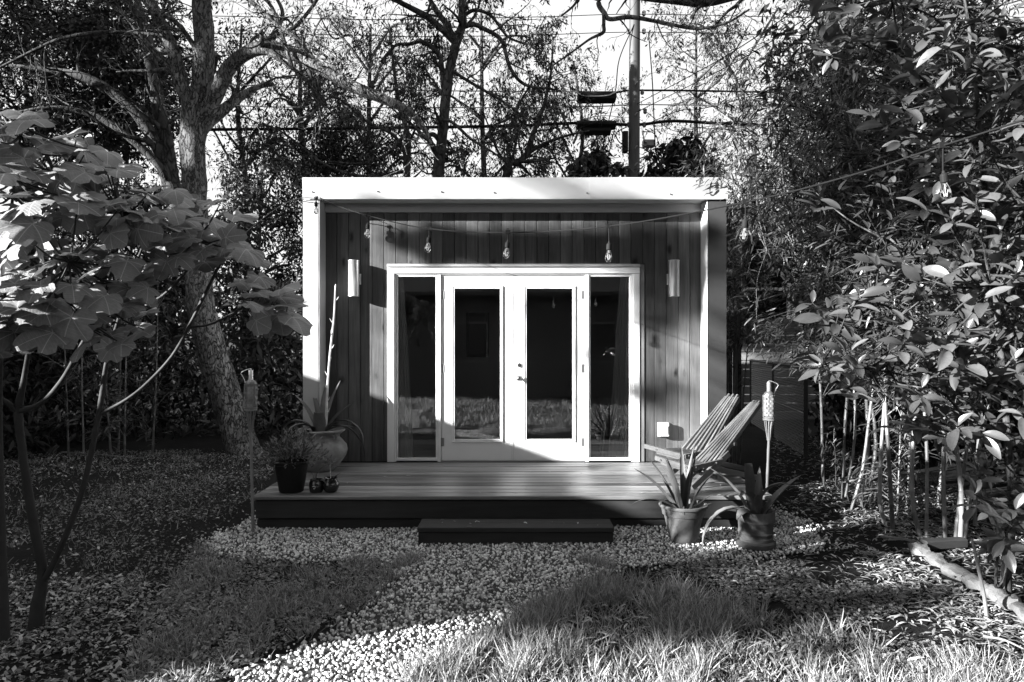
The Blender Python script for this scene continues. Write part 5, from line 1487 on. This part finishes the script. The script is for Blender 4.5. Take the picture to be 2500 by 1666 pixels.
# ------------------------------------------------------------------ broad leaved shrub, right foreground
def oval_leaf(seed):
    rg = np.random.default_rng(seed)
    m, V = 6, []
    cv, fo = rg.uniform(.12, .45), rg.uniform(.25, .6)
    for i in range(m + 1):
        t = i / m
        w = .21 * math.sin(PI * min(1, t * .94 + .03) ** 1.15) ** .75 if 0 < i < m else (.012 if i == 0 else .03)
        for a in (-1, -.5, 0, .5, 1):
            x = a * w
            V.append((x, t, fo * abs(x) * (.9) - cv * t * t + .012 * math.sin(9 * t + a * 3 + seed)))
    Fq = [(i*5+j, i*5+j+1, (i+1)*5+j+1, (i+1)*5+j) for i in range(m) for j in range(4)]
    return np.array(V), np.array(Fq)
OL = [oval_leaf(s) for s in range(5)]
OM = []
for v, f in OL:
    me = fast_mesh('leaf', v, f, True); me.materials.append(MT['broadleaf']); OM.append(me)
shrub = empty('broadleaf_shrub', (0, 0, 0), 0, 'tall glossy broad leaved shrub filling the right foreground', 'shrub')
ss = [
    [(2458,1480,4.2,26),(2456,1400,4.2,24),(2465,1340,4.2,20),(2470,1200,4.2,18),(2450,950,4.2,16),(2430,700,4.2,14),(2400,400,4.15,11),(2370,100,4.1,8),(2340,-80,4.1,6)],
    [(2462,1350,4.2,14),(2420,1262,4.15,11),(2380,1120,4.1,9),(2340,1000,4.05,8),(2250,930,4.0,6),(2120,900,4.0,4),(2010,880,4.0,3)],
    [(2450,950,4.2,11),(2330,880,4.1,9),(2240,800,4.1,7),(2140,740,4.1,5),(2060,780,4.1,3)],
    [(2430,700,4.2,10),(2300,600,4.2,7),(2200,560,4.25,5),(2120,600,4.3,3)],
    [(2400,400,4.15,8),(2260,200,4.1,6),(2130,120,4.1,4),(2000,60,4.1,3)],
    [(2380,200,4.1,7),(2300,60,3.9,5),(2180,0,3.8,4)],
    [(2470,1200,4.2,9),(2520,1000,3.9,7),(2480,820,3.7,5),(2420,700,3.6,4)],
    [(2440,800,4.2,8),(2500,550,3.9,6),(2440,420,3.8,5),(2400,330,3.8,4)],
    [(2458,1400,4.2,9),(2432,1440,4.15,7),(2440,1330,4.05,6),(2480,1240,3.9,5)],
]
sp = []
for i, rows in enumerate(ss):
    pts, rad = px_limb(rows, 5)
    sp.append(pts)
    MB().tube(pts, rad, 9).build('trunk' if i == 0 else 'branch', MT['bark_dark'], shrub, True)
sp = np.concatenate(sp[0:])
SP = [(2560,-60),(2000,-60),(1970,40),(1980,110),(2060,200),(2120,270),(2150,380),(2070,420),(1960,480),(1930,540),(2010,600),(2140,560),(2120,660),(1990,720),(1960,760),(2030,800),(1960,870),(1955,930),(2060,960),(2180,990),(2280,1060),(2290,1120),(2350,1180),(2420,1330),(2560,1400)]
rg = np.random.default_rng(88)
wh = []
tries = 0
while len(wh) < 340 and tries < 9000:
    tries += 1
    px, py = rg.uniform(1890, 2560), rg.uniform(-60, 1380)
    if not in_poly(np.array([[px, py]]), SP)[0]: continue
    if px < 2120 and 230 < py < 560 and rg.random() < .7: continue
    D = rg.uniform(3.45, 4.9)
    p = P(px, py, D)
    if any(np.linalg.norm(p - q[0]) < .10 for q in wh): continue
    ax = np.array([rg.normal(-.2, .3), rg.normal(-.32, .28), rg.uniform(.7, 1.1)]); ax /= np.linalg.norm(ax)
    wh.append((p, ax, D))
wh.sort(key=lambda q: q[2])
tw, items = [], []
for p, ax, D in wh:
    q = sp[np.argmin(np.linalg.norm(sp - p, axis=1))]
    tw.append((spline(np.array([q, (p + q) / 2 + (0, 0, -.03), p]), 3), np.linspace(.007, .003, 7), 5))
    k = rg.integers(4, 8)
    b1 = np.cross(ax, [.3, .2, 1]); b1 /= np.linalg.norm(b1); b2 = np.cross(ax, b1)
    for i in range(k):
        a = 2*PI*i/k + rg.uniform(-.3, .3)
        d = (b1*math.cos(a) + b2*math.sin(a)) * 1.0 + ax * rg.uniform(-.1, .7) + rg.normal(0, .18, 3) + (0, 0, rg.uniform(-.35, .1))
        items.append((p - ax * rg.uniform(0, .09), d / np.linalg.norm(d), ax + rg.normal(0, .3, 3), rg.uniform(.09, .16)))
    for i in range(2):
        d = ax * .9 + rg.normal(0, .35, 3)
        items.append((p, d / np.linalg.norm(d), np.array([0, -.5, 1.]), rg.uniform(.06, .1)))
tag(link('twigs', tubes_mesh('twigs', tw), MT['bark_dark'], shrub), kind='stuff')
NI = 298
for p, d, up, L in items[:NI]:
    s = np.cross(d, up); s /= np.linalg.norm(s) + 1e-9; n = np.cross(s, d)
    o = link('leaf', OM[rg.integers(len(OM))], None, shrub)
    o.matrix_local = Matrix(((s[0]*L, d[0]*L, n[0]*L, p[0]), (s[1]*L, d[1]*L, n[1]*L, p[1]), (s[2]*L, d[2]*L, n[2]*L, p[2]), (0, 0, 0, 1)))
rest = items[NI:]
fr = axes_from(np.array([i[1] for i in rest]), np.array([i[2] for i in rest]))
o = link('foliage', scatter_mesh('foliage', OL[2][0], OL[2][1], np.array([i[0] for i in rest]), fr, np.array([i[3] for i in rest]), True), MT['broadleaf'], shrub)
o['kind'] = 'stuff'

# ------------------------------------------------------------------ right hand fences and the house beyond
wf = empty('wire_fence', (0, 0, 0), 0, 'dark chain link fence with posts behind the right torch', 'fence')
A, B = np.array([4.62, 13.2]), np.array([3.98, 9.25])
C2 = np.array([3.62, 7.0])
Ld = np.linalg.norm(B - A)
def fp(s, z):
    q = A + (B - A) * s / Ld; return np.array([q[0], q[1], z])
mb = MB()
H, g = 1.2, .075
for sgn in (1, -1):
    s = -H
    while s < Ld:
        a0, a1 = s, s + H
        lo, hi = max(a0, 0), min(a1, Ld)
        if hi > lo + .02:
            z0, z1 = (lo - a0), (hi - a0)
            if sgn < 0: z0, z1 = H - z0, H - z1
            mb.tube([fp(lo, z0 + .02), fp(hi, z1 + .02)], .0034, 3, False)
        s += g
mb.build('wire_mesh', MT['wire'], wf)
MB().tube([fp(0, 1.235), fp(Ld, 1.235)], .021, 8).build('top_rail', MT['metal_dark'], wf, True)
for s in (0, Ld * .5, Ld):
    q = fp(s, 0)
    MB().tube([(q[0], q[1], -.1), (q[0], q[1], 1.25)], .028, 10).build('post', MT['metal_dark'], wf, True)
MB().tube([fp(0, .62), fp(Ld, .60)], .004, 4).build('tension_wire', MT['wire'], wf)

bf = empty('plank_fence', (0, 0, 0), 0, 'pale horizontal plank fence seen beyond the wire fence', 'fence')
for k in range(12):
    MB().cbox(-1.25, 1.25, -.012, .012, -.079, .079, .009, 0).build('plank', MT['fence'], bf, loc=(5.85, 13.8 + R.uniform(-.004, .004), .10 + k * .171), rot=(0, R.uniform(-.002, .002), 0))
for px_ in (4.62, 5.9, 7.08):
    MB().box(px_ - .05, px_ + .05, 13.815, 13.91, -.1, 2.16).build('post', MT['fence'], bf)

nh = empty('neighbour_house', (0, 0, 0), 0, 'dark sided house with white window frames beyond the fences on the right', 'house')
MB().box(4.35, 11, 16.02, 20, 0, 4.6).build('wall', MT['siding'], nh)
def white_frame(px0, px1, py0, py1, D, w):
    a, b = P(px0, py1, D), P(px1, py0, D)
    f = frame_mb(a[0], b[0], a[2], b[2], w, D - .05, D + .015).build('window', MT['white'], nh)
    MB().box(a[0] + w*.5, b[0] - w*.5, D - .01, D - .004, a[2] + w*.5, b[2] - w*.5).build('pane', MT['glass'], f)
    return f
w_ = white_frame(1803, 1928, 570, 790, 16.0, .07)
white_frame(1932, 2060, 570, 790, 16.0, .07)
a, b = P(1803, 710, 15.96), P(1928, 703, 15.96)
MB().box(a[0] + .07, b[0] - .07, 15.94, 15.985, a[2], b[2]).build('glazing_bar', MT['white'], w_)
MB().box(4.2, 11.3, 15.6, 20.3, 4.6, 4.75).build('roof', MT['roof'], nh)
pv = empty('plank_screen', (0, 0, 0), 0, 'dark vertical plank screen just beside the studio rear corner', 'fence')
for k in range(4):
    a = P(1772 + k * 11, 700, 12.4)
    MB().cbox(a[0] - .036, a[0] + .036, 12.39, 12.41, 0, EYE + (840 - 522) / F * 12.4, .004, 2).build('plank', MT['fence'] if k == 9 else MT['bark_dark'], pv)

# ------------------------------------------------------------------ stone edging and sticks on the right
ed = empty('stone_edging', tuple(G(2300,1385)), 0, 'row of rough pale stones edging the bed on the right', 'edging')
e0 = np.array(G(2300, 1385))
ep = [(2228,1338,2262,1362),(2262,1358,2312,1392),(2314,1392,2352,1418),(2356,1416,2400,1444),(2404,1446,2448,1468),(2456,1470,2476,1490),(2478,1482,2540,1540)]
for k, (xa, ya, xb, yb) in enumerate(ep):
    a, b = G(xa, ya), G(xb, yb)
    mid, d = (a + b) / 2, b - a
    n = 10
    t = (1 + 5 ** .5) / 2
    rgk = np.random.default_rng(300 + k)
    wk, hk = rgk.uniform(.045, .07), rgk.uniform(.03, .045)
    V, Fs = [], []
    mA, mB = 9, 10
    for i in range(mA):
        u = i / (mA - 1) * 2 - 1
        rr = (1 - abs(u) ** 3.2) ** .5 if abs(u) < .99 else .3
        for j in range(mB):
            an = 2 * PI * j / mB
            cy, cz = math.cos(an), math.sin(an)
            kx = (abs(cy) ** 3 + abs(cz) ** 3) ** (-1/3)
            q = np.array([u * np.linalg.norm(d) * .50, cy * kx * wk * rr, cz * kx * hk * rr])
            V.append(q * (1 + .34 * mnoise.noise(Vector((u*2.2 + k*7, cy*1.3, cz*1.3 + k*3.1)))) + rgk.normal(0, .0045, 3))
    for i in range(mA - 1):
        for j in range(mB):
            Fs.append((i*mB+j, i*mB+(j+1) % mB, (i+1)*mB+(j+1) % mB, (i+1)*mB+j))
    Fs.append(tuple(range(mB))[::-1]); Fs.append(tuple((mA-1)*mB + j for j in range(mB)))
    MB().add(V, Fs).build('stone', MT['stone'], ed, True, loc=tuple(mid - e0 + (0, 0, .022)), rot=(0, 0, math.atan2(d[1], d[0]) + rgk.uniform(-.16, .16)))
tb = empty('timber_edging', tuple(G(2300,1338)), 0, 'short dark weathered timber lying at the foot of the bamboo culms', 'timber')
a, b = G(2255, 1340), G(2352, 1334)
MB().beam(a - G(2300,1338) + (0,0,.03), b - G(2300,1338) + (0,0,.03), .08, .07).build('timber', MT['deck_dark'], tb)

def stick(pts, r, label):
    q = np.array(pts); b = q[0].copy()
    o = MB().tube(spline(q, 4) - b, np.linspace(r, r * .55, (len(q) - 1) * 4 + 1) if len(q) > 2 else np.linspace(r, r*.55, 6), 7).build('stick', MT['stick'], None, True, loc=tuple(b))
    tag(o, label, 'stick')
g0 = G(2410, 1502); D = g0[1]
stick([g0 - (0,0,.03), P(2402, 1450, D+.01), P(2389, 1390, D + .02), P(2380, 1345, D + .03), P(2372, 1316, D + .03)], .0115, 'bare stick standing upright in front of the stone edging')
g1 = G(2445, 1460); stick([g1 - (0,0,.02), P(2452, 1420, g1[1]), P(2458, 1370, g1[1])], .009, 'thin crooked twig standing beside the shrub trunk')
def lying(px0, py0, px1, py1, r, label):
    a, b = G(px0, py0), G(px1, py1)
    h = r * .9
    stick([a + (0,0,h+.008), (a + b)/2 + (.02, .02, h + .012), b + (0,0,h+.008)], r, label)
lying(2150, 1315, 2255, 1332, .010, 'long pale stick lying left of the stone edging')
lying(2168, 1323, 2230, 1328, .008, 'short pale stick just below the long one by the bamboo')
lying(2290, 1388, 2420, 1345, .006, 'thin twig lying across the bed behind the stone edging')
lying(2400, 1560, 2500, 1592, .007, 'thin twig at the bottom right edge of the lawn')
lying(1700, 1395, 1850, 1400, .005, 'fine twig on the ground in front of the ribbed pot')
lying(150, 1108, 330, 1122, .012, 'dark fallen branch at the foot of the left bamboo')

# ------------------------------------------------------------------ ground cover
def zone(px_poly):
    return [tuple(G(*p)[:2]) for p in px_poly]
def patchy(p, seed, lo):
    return p[(sin_noise(p[:, 0]*1.6, p[:, 1]*1.6, seed) + R.normal(0, .25, len(p))) > lo]
BLD = (np.array([(-.5,0,0),(.5,0,0),(-.42,.45,.05),(.42,.45,.05),(-.22,.8,.2),(.22,.8,.2),(-.03,1,.38),(.03,1,.38)], float), np.array([(0,1,3,2),(2,3,5,4),(4,5,7,6)]))
def on_gravel(p, grow_=0.0):
    q = p + 0.05 * np.stack([sin_noise(p[:, 0]*3, p[:, 1]*3, 14), sin_noise(p[:, 0]*3, p[:, 1]*3, 15)], -1)
    return in_poly(q, path_poly)
def sample(poly, n, rg, avoid=True):
    P_ = np.array(poly); lo, hi = P_.min(0), P_.max(0)
    p = rg.random((n * 4, 2)) * (hi - lo) + lo
    p = p[in_poly(p, poly)]
    if avoid: p = p[~on_gravel(p)]
    bad = ((p[:, 0] > -2.15) & (p[:, 0] < 2.17) & (p[:, 1] > 5.78) & (p[:, 1] < 10.6)) | ((p[:, 0] > -.75) & (p[:, 0] < .8) & (p[:, 1] > 5.3) & (p[:, 1] < 5.8))
    p = p[~bad]
    return p[:n]
def blades(p, rg, lmin, lmax, w, lean, out=None):
    n = len(p)
    d = rg.normal(0, lean, (n, 3)); d[:, 2] = 1.0
    if out is not None: d[:, :2] += out
    fr = axes_from(d, np.concatenate([rg.normal(size=(n, 2)), np.full((n, 1), .3)], 1))
    L = rg.uniform(lmin, lmax, n)
    pos = np.stack([p[:, 0], p[:, 1], ground_h(p[:, 0], p[:, 1]) - .004], -1)
    return pos, fr, np.stack([np.full(n, 1.0) * w * rg.uniform(.6, 1.3, n), L, L], -1)
def tufts(centres, rg, per, lmin, lmax, w, rad=.04, lean=.25):
    c = np.repeat(centres, per, 0)
    o = rg.normal(0, 1, c.shape) * rad * .5
    return blades(c + o, rg, lmin, lmax, w, lean, o / rad * .8)
rg = np.random.default_rng(5)
lawn = zone([(890,1820),(1000,1650),(1150,1560),(1360,1450),(1460,1420),(1560,1420),(1700,1450),(1900,1500),(2060,1530),(2200,1600),(2520,1640),(2700,1800)])
edge = zone([(430,1800),(560,1640),(760,1550),(880,1490),(960,1420),(1010,1372),(900,1346),(760,1350),(600,1346),(480,1330),(420,1420),(350,1500),(300,1700),(300,1800)])
left = zone([(-300,1110),(560,1100),(690,1110),(640,1200),(605,1240),(480,1320),(560,1400),(420,1500),(100,1600),(-300,1650)])
gb = [blades(sample(lawn, 12000, rg), rg, .02, .075, .0055, .75),
      tufts(patchy(sample(lawn, 520, rg, True), 31, -.1), rg, 38, .05, .16, .006, .05, .34),
      tufts(sample(zone([(1180,1550),(1360,1455),(1470,1420),(1580,1420),(1500,1480),(1330,1540),(1200,1590)]), 40, rg), rg, 26, .03, .10, .0052, .07, .5),
      tufts(patchy(sample(edge, 300, rg), 32, .05), rg, 30, .035, .11, .005, .05, .4),
      blades(patchy(sample(edge, 2600, rg), 33, -.1), rg, .02, .06, .006, .7),
      blades(patchy(sample(left, 6000, rg), 41, 0), rg, .02, .075, .0055, .6), tufts(patchy(sample(left, 160, rg), 42, .1), rg, 18, .03, .09, .005, .06, .45),
      tufts(sample(zone([(940,1400),(1000,1362),(1030,1366),(990,1385)]), 7, rg, False), rg, 45, .05, .12, .005, .04, .3),
      tufts(sample(zone([(1430,1370),(1500,1362),(1530,1385),(1450,1395)]), 8, rg, False), rg, 40, .05, .13, .005, .05, .3),
      blades(sample([(-4.5,-4.3),(4.5,-4.3),(4.5,2.0),(-4.5,2.0)], 9000, rg, False), rg, .05, .13, .011, .5),
      tufts(sample([(-5,-4.3),(5,-4.3),(5,2.2),(-5,2.2)], 200, rg, False), rg, 30, .08, .2, .009, .07, .3)]
pos = np.concatenate([g_[0] for g_ in gb]); fr = np.concatenate([g_[1] for g_ in gb]); sc = np.concatenate([g_[2] for g_ in gb])
o = link('grass', scatter_mesh('grass', BLD[0], BLD[1], pos, fr, sc), MT['grass'])
tag(o, 'long blades and tufts of grass on the lawn and path edges', kind='stuff')

def flat_leaves(name, label, pts, rg, smin, smax, width, tilt, mat, zmax=.02, tmpl=LEAF_Q):
    n = len(pts)
    a = rg.uniform(0, 2*PI, n)
    d = np.stack([np.cos(a), np.sin(a), rg.normal(0, tilt, n)], -1)
    up = rg.normal(0, tilt, (n, 3)); up[:, 2] = 1
    s = rg.uniform(smin, smax, n)
    pos = np.stack([pts[:, 0], pts[:, 1], ground_h(pts[:, 0], pts[:, 1]) + .006 + rg.random(n) ** 2 * zmax], -1)
    o = link(name, scatter_mesh(name, tmpl[0], tmpl[1], pos, axes_from(d, up), np.stack([s*width, s, s], -1)), mat)
    return tag(o, label, kind='stuff')
ROUND = (np.array([(0,0,0),(.42,.25,.06),(.5,.65,.05),(.12,1,0),(-.12,1,0),(-.5,.65,.05),(-.42,.25,.06)], float), None)
ROUND = (ROUND[0], np.array([(0,1,2,3),(0,3,4,4)][:1] + [(0,4,5,6)]))
cl = np.concatenate([patchy(sample(left, 34000, rg), 21, -.02), patchy(sample(zone([(1430,1380),(1700,1368),(1960,1370),(2000,1430),(1800,1500),(1560,1450)]), 7000, rg), 22, .05),
     sample(zone([(1900,1460),(1980,1430),(2100,1425),(2220,1440),(2200,1490),(2080,1530),(1950,1510)]), 2600, rg), patchy(sample(zone([(1700,1800),(1900,1540),(2300,1560),(2700,1640),(2700,1800)]), 6000, rg), 23, -.2),
     patchy(sample(edge, 9000, rg), 24, -.6)])
flat_leaves('clover', 'low clover and weeds creeping over the soil', cl, rg, .010, .024, 1.0, .35, MT['clover'], .045, ROUND)
lt = np.concatenate([sample(zone([(-400,1430),(300,1400),(560,1440),(640,1560),(560,1800),(-600,1800)]), 9500, rg), patchy(sample(left, 4500, rg), 25, -.1), sample(edge, 900, rg), sample(path_poly, 260, rg, False)])
flat_leaves('leaf_litter', 'crumpled dead leaves on the ground at lower left', lt, rg, .010, .048, .45, .45, MT['litter'], .018)
rt = zone([(1900,1230),(1990,1175),(2060,1150),(2300,1180),(2560,1250),(2700,1500),(2500,1640),(2150,1560),(2000,1480),(1800,1440),(1650,1385),(2030,1345),(2010,1290)])
bl = np.concatenate([sample(rt, 4200, rg), sample(zone([(2080,1330),(2200,1350),(2330,1420),(2560,1540),(2500,1620),(2250,1490),(2130,1400)]), 1300, rg), sample(zone([(2050,1235),(2400,1290),(2560,1330),(2560,1400),(2300,1345),(2060,1270)]), 1100, rg),
     sample(zone([(1880,1060),(2100,1060),(2200,1150),(2000,1190),(1890,1200)]), 1600, rg), sample(lawn, 1500, rg), patchy(sample(path_poly, 350, rg, False), 26, -.2)])
flat_leaves('bamboo_litter', 'narrow dry bamboo leaves strewn over the dark soil at right', bl, rg, .03, .095, .17, .18, MT['litter'], .018, BLADE)

# leaves blown onto the deck boards and the step
rg = np.random.default_rng(71)
for nm, n, bx, z, lb in (('deck_litter', 46, (-2.1, 2.1, 5.78, 7.3), DK + .002, 'few dry leaves blown onto the deck boards'), ('step_litter', 12, (-.7, .76, 5.32, 5.56), .126, 'few dry leaves lying on the low step')):
    q = np.stack([rg.uniform(bx[0], bx[1], n), rg.uniform(bx[2], bx[3], n), np.full(n, z)], -1)
    a = rg.uniform(0, 2*PI, n); s = rg.uniform(.015, .06, n)
    up_v = rg.normal(0, .2, (n, 3)); up_v[:, 2] = 1
    tag(link(nm, scatter_mesh(nm, BLADE[0], BLADE[1], q, axes_from(np.stack([np.cos(a), np.sin(a), np.full(n, .06)], -1), up_v), np.stack([s*.25, s, s], -1)), MT['litter']), lb, kind='stuff')

# ------------------------------------------------------------------ buildings the panes mirror and the sun passes, trees added for shade
hs = empty('house', (0, 0, 0), 0, 'dark sided house across the lawn mirrored in the door panes', 'house')
MB().box(-3.4, 9, -9, -5.2, 0, 3.0).build('wall', MT['siding'], hs)
MB().add([(-3.8,-4.7,2.95),(9.4,-4.7,2.95),(9.4,-7,4.3),(-3.8,-7,4.3),(-3.8,-9.4,2.95),(9.4,-9.4,2.95),(-3.8,-4.7,3.05),(9.4,-4.7,3.05),(9.4,-7,4.42),(-3.8,-7,4.42)], [(0,1,2,3),(3,2,5,4),(6,9,8,7),(0,6,7,1),(0,3,9,6),(1,7,8,2)]).build('roof', MT['roof'], hs)
for wx in (-1.2, 2.6, 6.0):
    w = frame_mb(wx - .5, wx + .5, 1.0, 2.2, .06, -5.2, -5.15).build('window', MT['hinge'], hs)
    MB().box(wx - .46, wx + .46, -5.19, -5.17, 1.04, 2.16).build('pane', MT['mirror'], w)
gr = empty('garage', (0, 0, 0), 0, 'long low building on the left beyond the frame, shading the lawn', 'building')
MB().box(-13, -8.2, -.15, 12, 0, 3.15).build('wall', MT['siding'], gr)
MB().add([(-8,-.35,3.12),(-8,12.2,3.12),(-10.6,12.2,3.85),(-10.6,-.35,3.85),(-13.2,12.2,3.12),(-13.2,-.35,3.12),(-8,-.35,3.24),(-8,12.2,3.24),(-10.6,12.2,3.97),(-10.6,-.35,3.97),(-13.2,12.2,3.24),(-13.2,-.35,3.24)],
         [(0,3,2,1),(3,5,4,2),(6,7,8,9),(9,8,10,11),(0,1,7,6),(4,5,11,10),(0,6,9,3),(3,9,11,5),(1,2,8,7),(2,4,10,8)]).build('roof', MT['roof'], gr)
def added_bough_tree():  # added unseen tree, clumps set to throw shade where wanted
    """unseen tree added beyond the left building; its leaf clumps are placed to shade chosen spots"""
    rg = np.random.default_rng(61)
    t = empty('added_shade_tree', (-15.3, -2.6, 0), 0, 'unseen tree added beyond the left building to dapple the cedar wall', 'tree')
    b = np.array([-15.3, -2.6, 0])
    tubes = [(spline(np.array([(0,0,-.1),(.1,.05,3),(-.05,-.1,6),(0,-.2,11.5)]), 5), np.linspace(.2, .07, 16), 14)]
    clumps = []
    def aim(x, y, z, r):                       # adds a clump on the sun's line to shade a chosen spot
        X0 = rg.uniform(-15.5, -14.6); t = (x - X0) / SUN_DIR.x
        clumps.append((X0, y - SUN_DIR.y * t, z - SUN_DIR.z * t, r))
    for x in np.arange(-.92, 2.5, .115):
        aim(x + rg.normal(0, .03), 7.41, 2.60 + rg.normal(0, .03), rg.uniform(.15, .18))
    for x, z, r in ((1.78,1.98,.20),(1.98,2.25,.24),(1.58,1.80,.12),(1.72,2.2,.18),(1.50,.98,.09),(1.78,1.08,.08),(.22,1.92,.06),(-.3,1.72,.06),(.95,1.38,.07),(-2.1,2.0,.05),(.35,1.1,.05)):
        aim(x, 7.41, z, r)
    for k in range(17):
        aim(rg.uniform(-.1, 1.9), rg.uniform(3.75, 4.35), 0, rg.uniform(.11, .19))
    for x, y, r in ((-.3,4.45,.22),(.1,4.5,.26),(.55,4.55,.26),(1.0,4.75,.24),(1.5,4.9,.2),(.3,4.9,.2),(2.1,5.0,.18),(1.9,4.45,.12),(2.5,4.2,.14),(.7,3.55,.07),(1.7,3.5,.08)):
        aim(x, y, 0, r)
    for k in range(40):                        # shade broken over the bamboo and the shrub
        aim(rg.uniform(3.1, 4.4), rg.uniform(5.8, 7.0), rg.uniform(1.35, 4.2), rg.uniform(.20, .36))
    for k in range(9):
        aim(rg.uniform(2.1, 3.5), rg.uniform(3.8, 4.8), rg.choice([rg.uniform(2.15, 2.9), rg.uniform(.2, 1.25)]), rg.uniform(.15, .28))
    for k in range(46):                        # and over the leaning tree
        aim(rg.uniform(-5.4, -2.6), 9.4, rg.uniform(1.2, 6.2), rg.uniform(.18, .34))
    for u in np.linspace(0, 1, 16):            # and along its arching limb
        aim(-3.8 + 2.8 * u, 9.15 - .5 * u, 5.25 - 1.1 * u + rg.normal(0, .05), rg.uniform(.16, .24))
    aim(-2.17, 5.66, 1.25, .13)
    for k in range(30):
        clumps.append((rg.uniform(-17,-14.5), rg.uniform(-4.5,-1.8), rg.uniform(10.6, 12.5), .5))
    ps = []
    for x, y, z, r in clumps:
        c = np.array([x, y, z]) - b
        s = np.array([0, -.1, min(z - .8, 10)]) if abs(c[1]) > 1.2 else np.array([0, -.1, z - .5])
        tubes.append((spline(np.array([s, (s + c) / 2 + (0, 0, .1), c]), 4), np.linspace(.011, .003, 9), 4))
        n = int(420 * (r / .25) ** 2) if r < .4 else 300
        d = rg.normal(size=(n, 3)); d /= np.linalg.norm(d, axis=1, keepdims=True)
        ps.append(c + d * r * rg.random((n, 1)) ** .4 * np.array([1.4, 1, .8]))
    link('trunk', tubes_mesh('trunk', tubes), MT['bark_dark'], t)
    pos = np.concatenate(ps); n = len(pos)
    fr = axes_from(rg.normal(size=(n, 3)), rg.normal(size=(n, 3)))
    s = .13 * rg.uniform(.6, 1.3, n)
    link('crown', scatter_mesh('crown', LEAF_Q[0], LEAF_Q[1], pos, fr, np.stack([s*.5, s, s], -1)), MT['treeleaf'], t)
added_bough_tree()

def added_canopy_tree(x, y, z, rx, ry, rz, n, seed, label):  # added unseen trees that cut the sky fill over the garden
    """unseen tree added outside the frame; its crown holds sky light off the garden"""
    rg = np.random.default_rng(seed)
    t = empty('added_shade_tree', (x, y, 0), 0, label, 'tree')
    tubes = [(spline(np.array([(0,0,-.1),(.15,.1,3),(-.1,.2,6),(0,0,z)]), 5), np.linspace(.32, .12, 16), 14)]
    cl = rg.normal(size=(60, 3)); cl /= np.linalg.norm(cl, axis=1, keepdims=True)
    cl = cl * rg.random((60, 1)) ** .4 * np.array([rx, ry, rz])
    for q in cl[::2]:
        s = np.array([0, 0, rg.uniform(5.5, z)])
        e = np.array([q[0], q[1], z + q[2]])
        tubes.append((spline(np.array([s, (s + e) / 2 + (0, 0, .5), e]), 4), np.linspace(.09, .02, 9), 5))
    link('trunk', tubes_mesh('trunk', tubes), MT['bark_dark'], t)
    k = rg.integers(0, 60, n)
    d = rg.normal(size=(n, 3)) * np.array([1.3, 1.3, .6])
    pos = cl[k] + d + np.array([0, 0, z])
    fr = axes_from(rg.normal(size=(n, 3)) + np.array([0, 0, -.4]), rg.normal(size=(n, 3)) * .6 + np.array([0, 0, 1.0]))
    s = .42 * rg.uniform(.6, 1.3, n)
    link('crown', scatter_mesh('crown', LEAF_Q[0], LEAF_Q[1], pos, fr, np.stack([s*.6, s, s], -1)), MT['darkleaf'], t)
for i, (x, y, z, rx, ry, rz, lb) in enumerate([(-5.5,-7.5,12,6.5,5.5,1.2,'broad tree added for shade behind the camera on the left'), (6,-6.5,12,6.5,5.5,1.2,'broad tree added for shade behind the camera on the right'),
        (11,2,11.5,5,6,1.2,'broad tree added for shade to the right of the garden'), (-14.5,7.0,11.2,5.0,5.0,1.0,'broad tree added for shade over the left building'), (0,-16,11,9,5,2.5,'tree added for shade behind the mirrored house'),
        (7.5,-1.5,12.4,8.5,6.5,.8,'tall tree added for shade high over the lawn')]):
    added_canopy_tree(x, y, z, rx, ry, rz, 8500, 400 + i, lb)
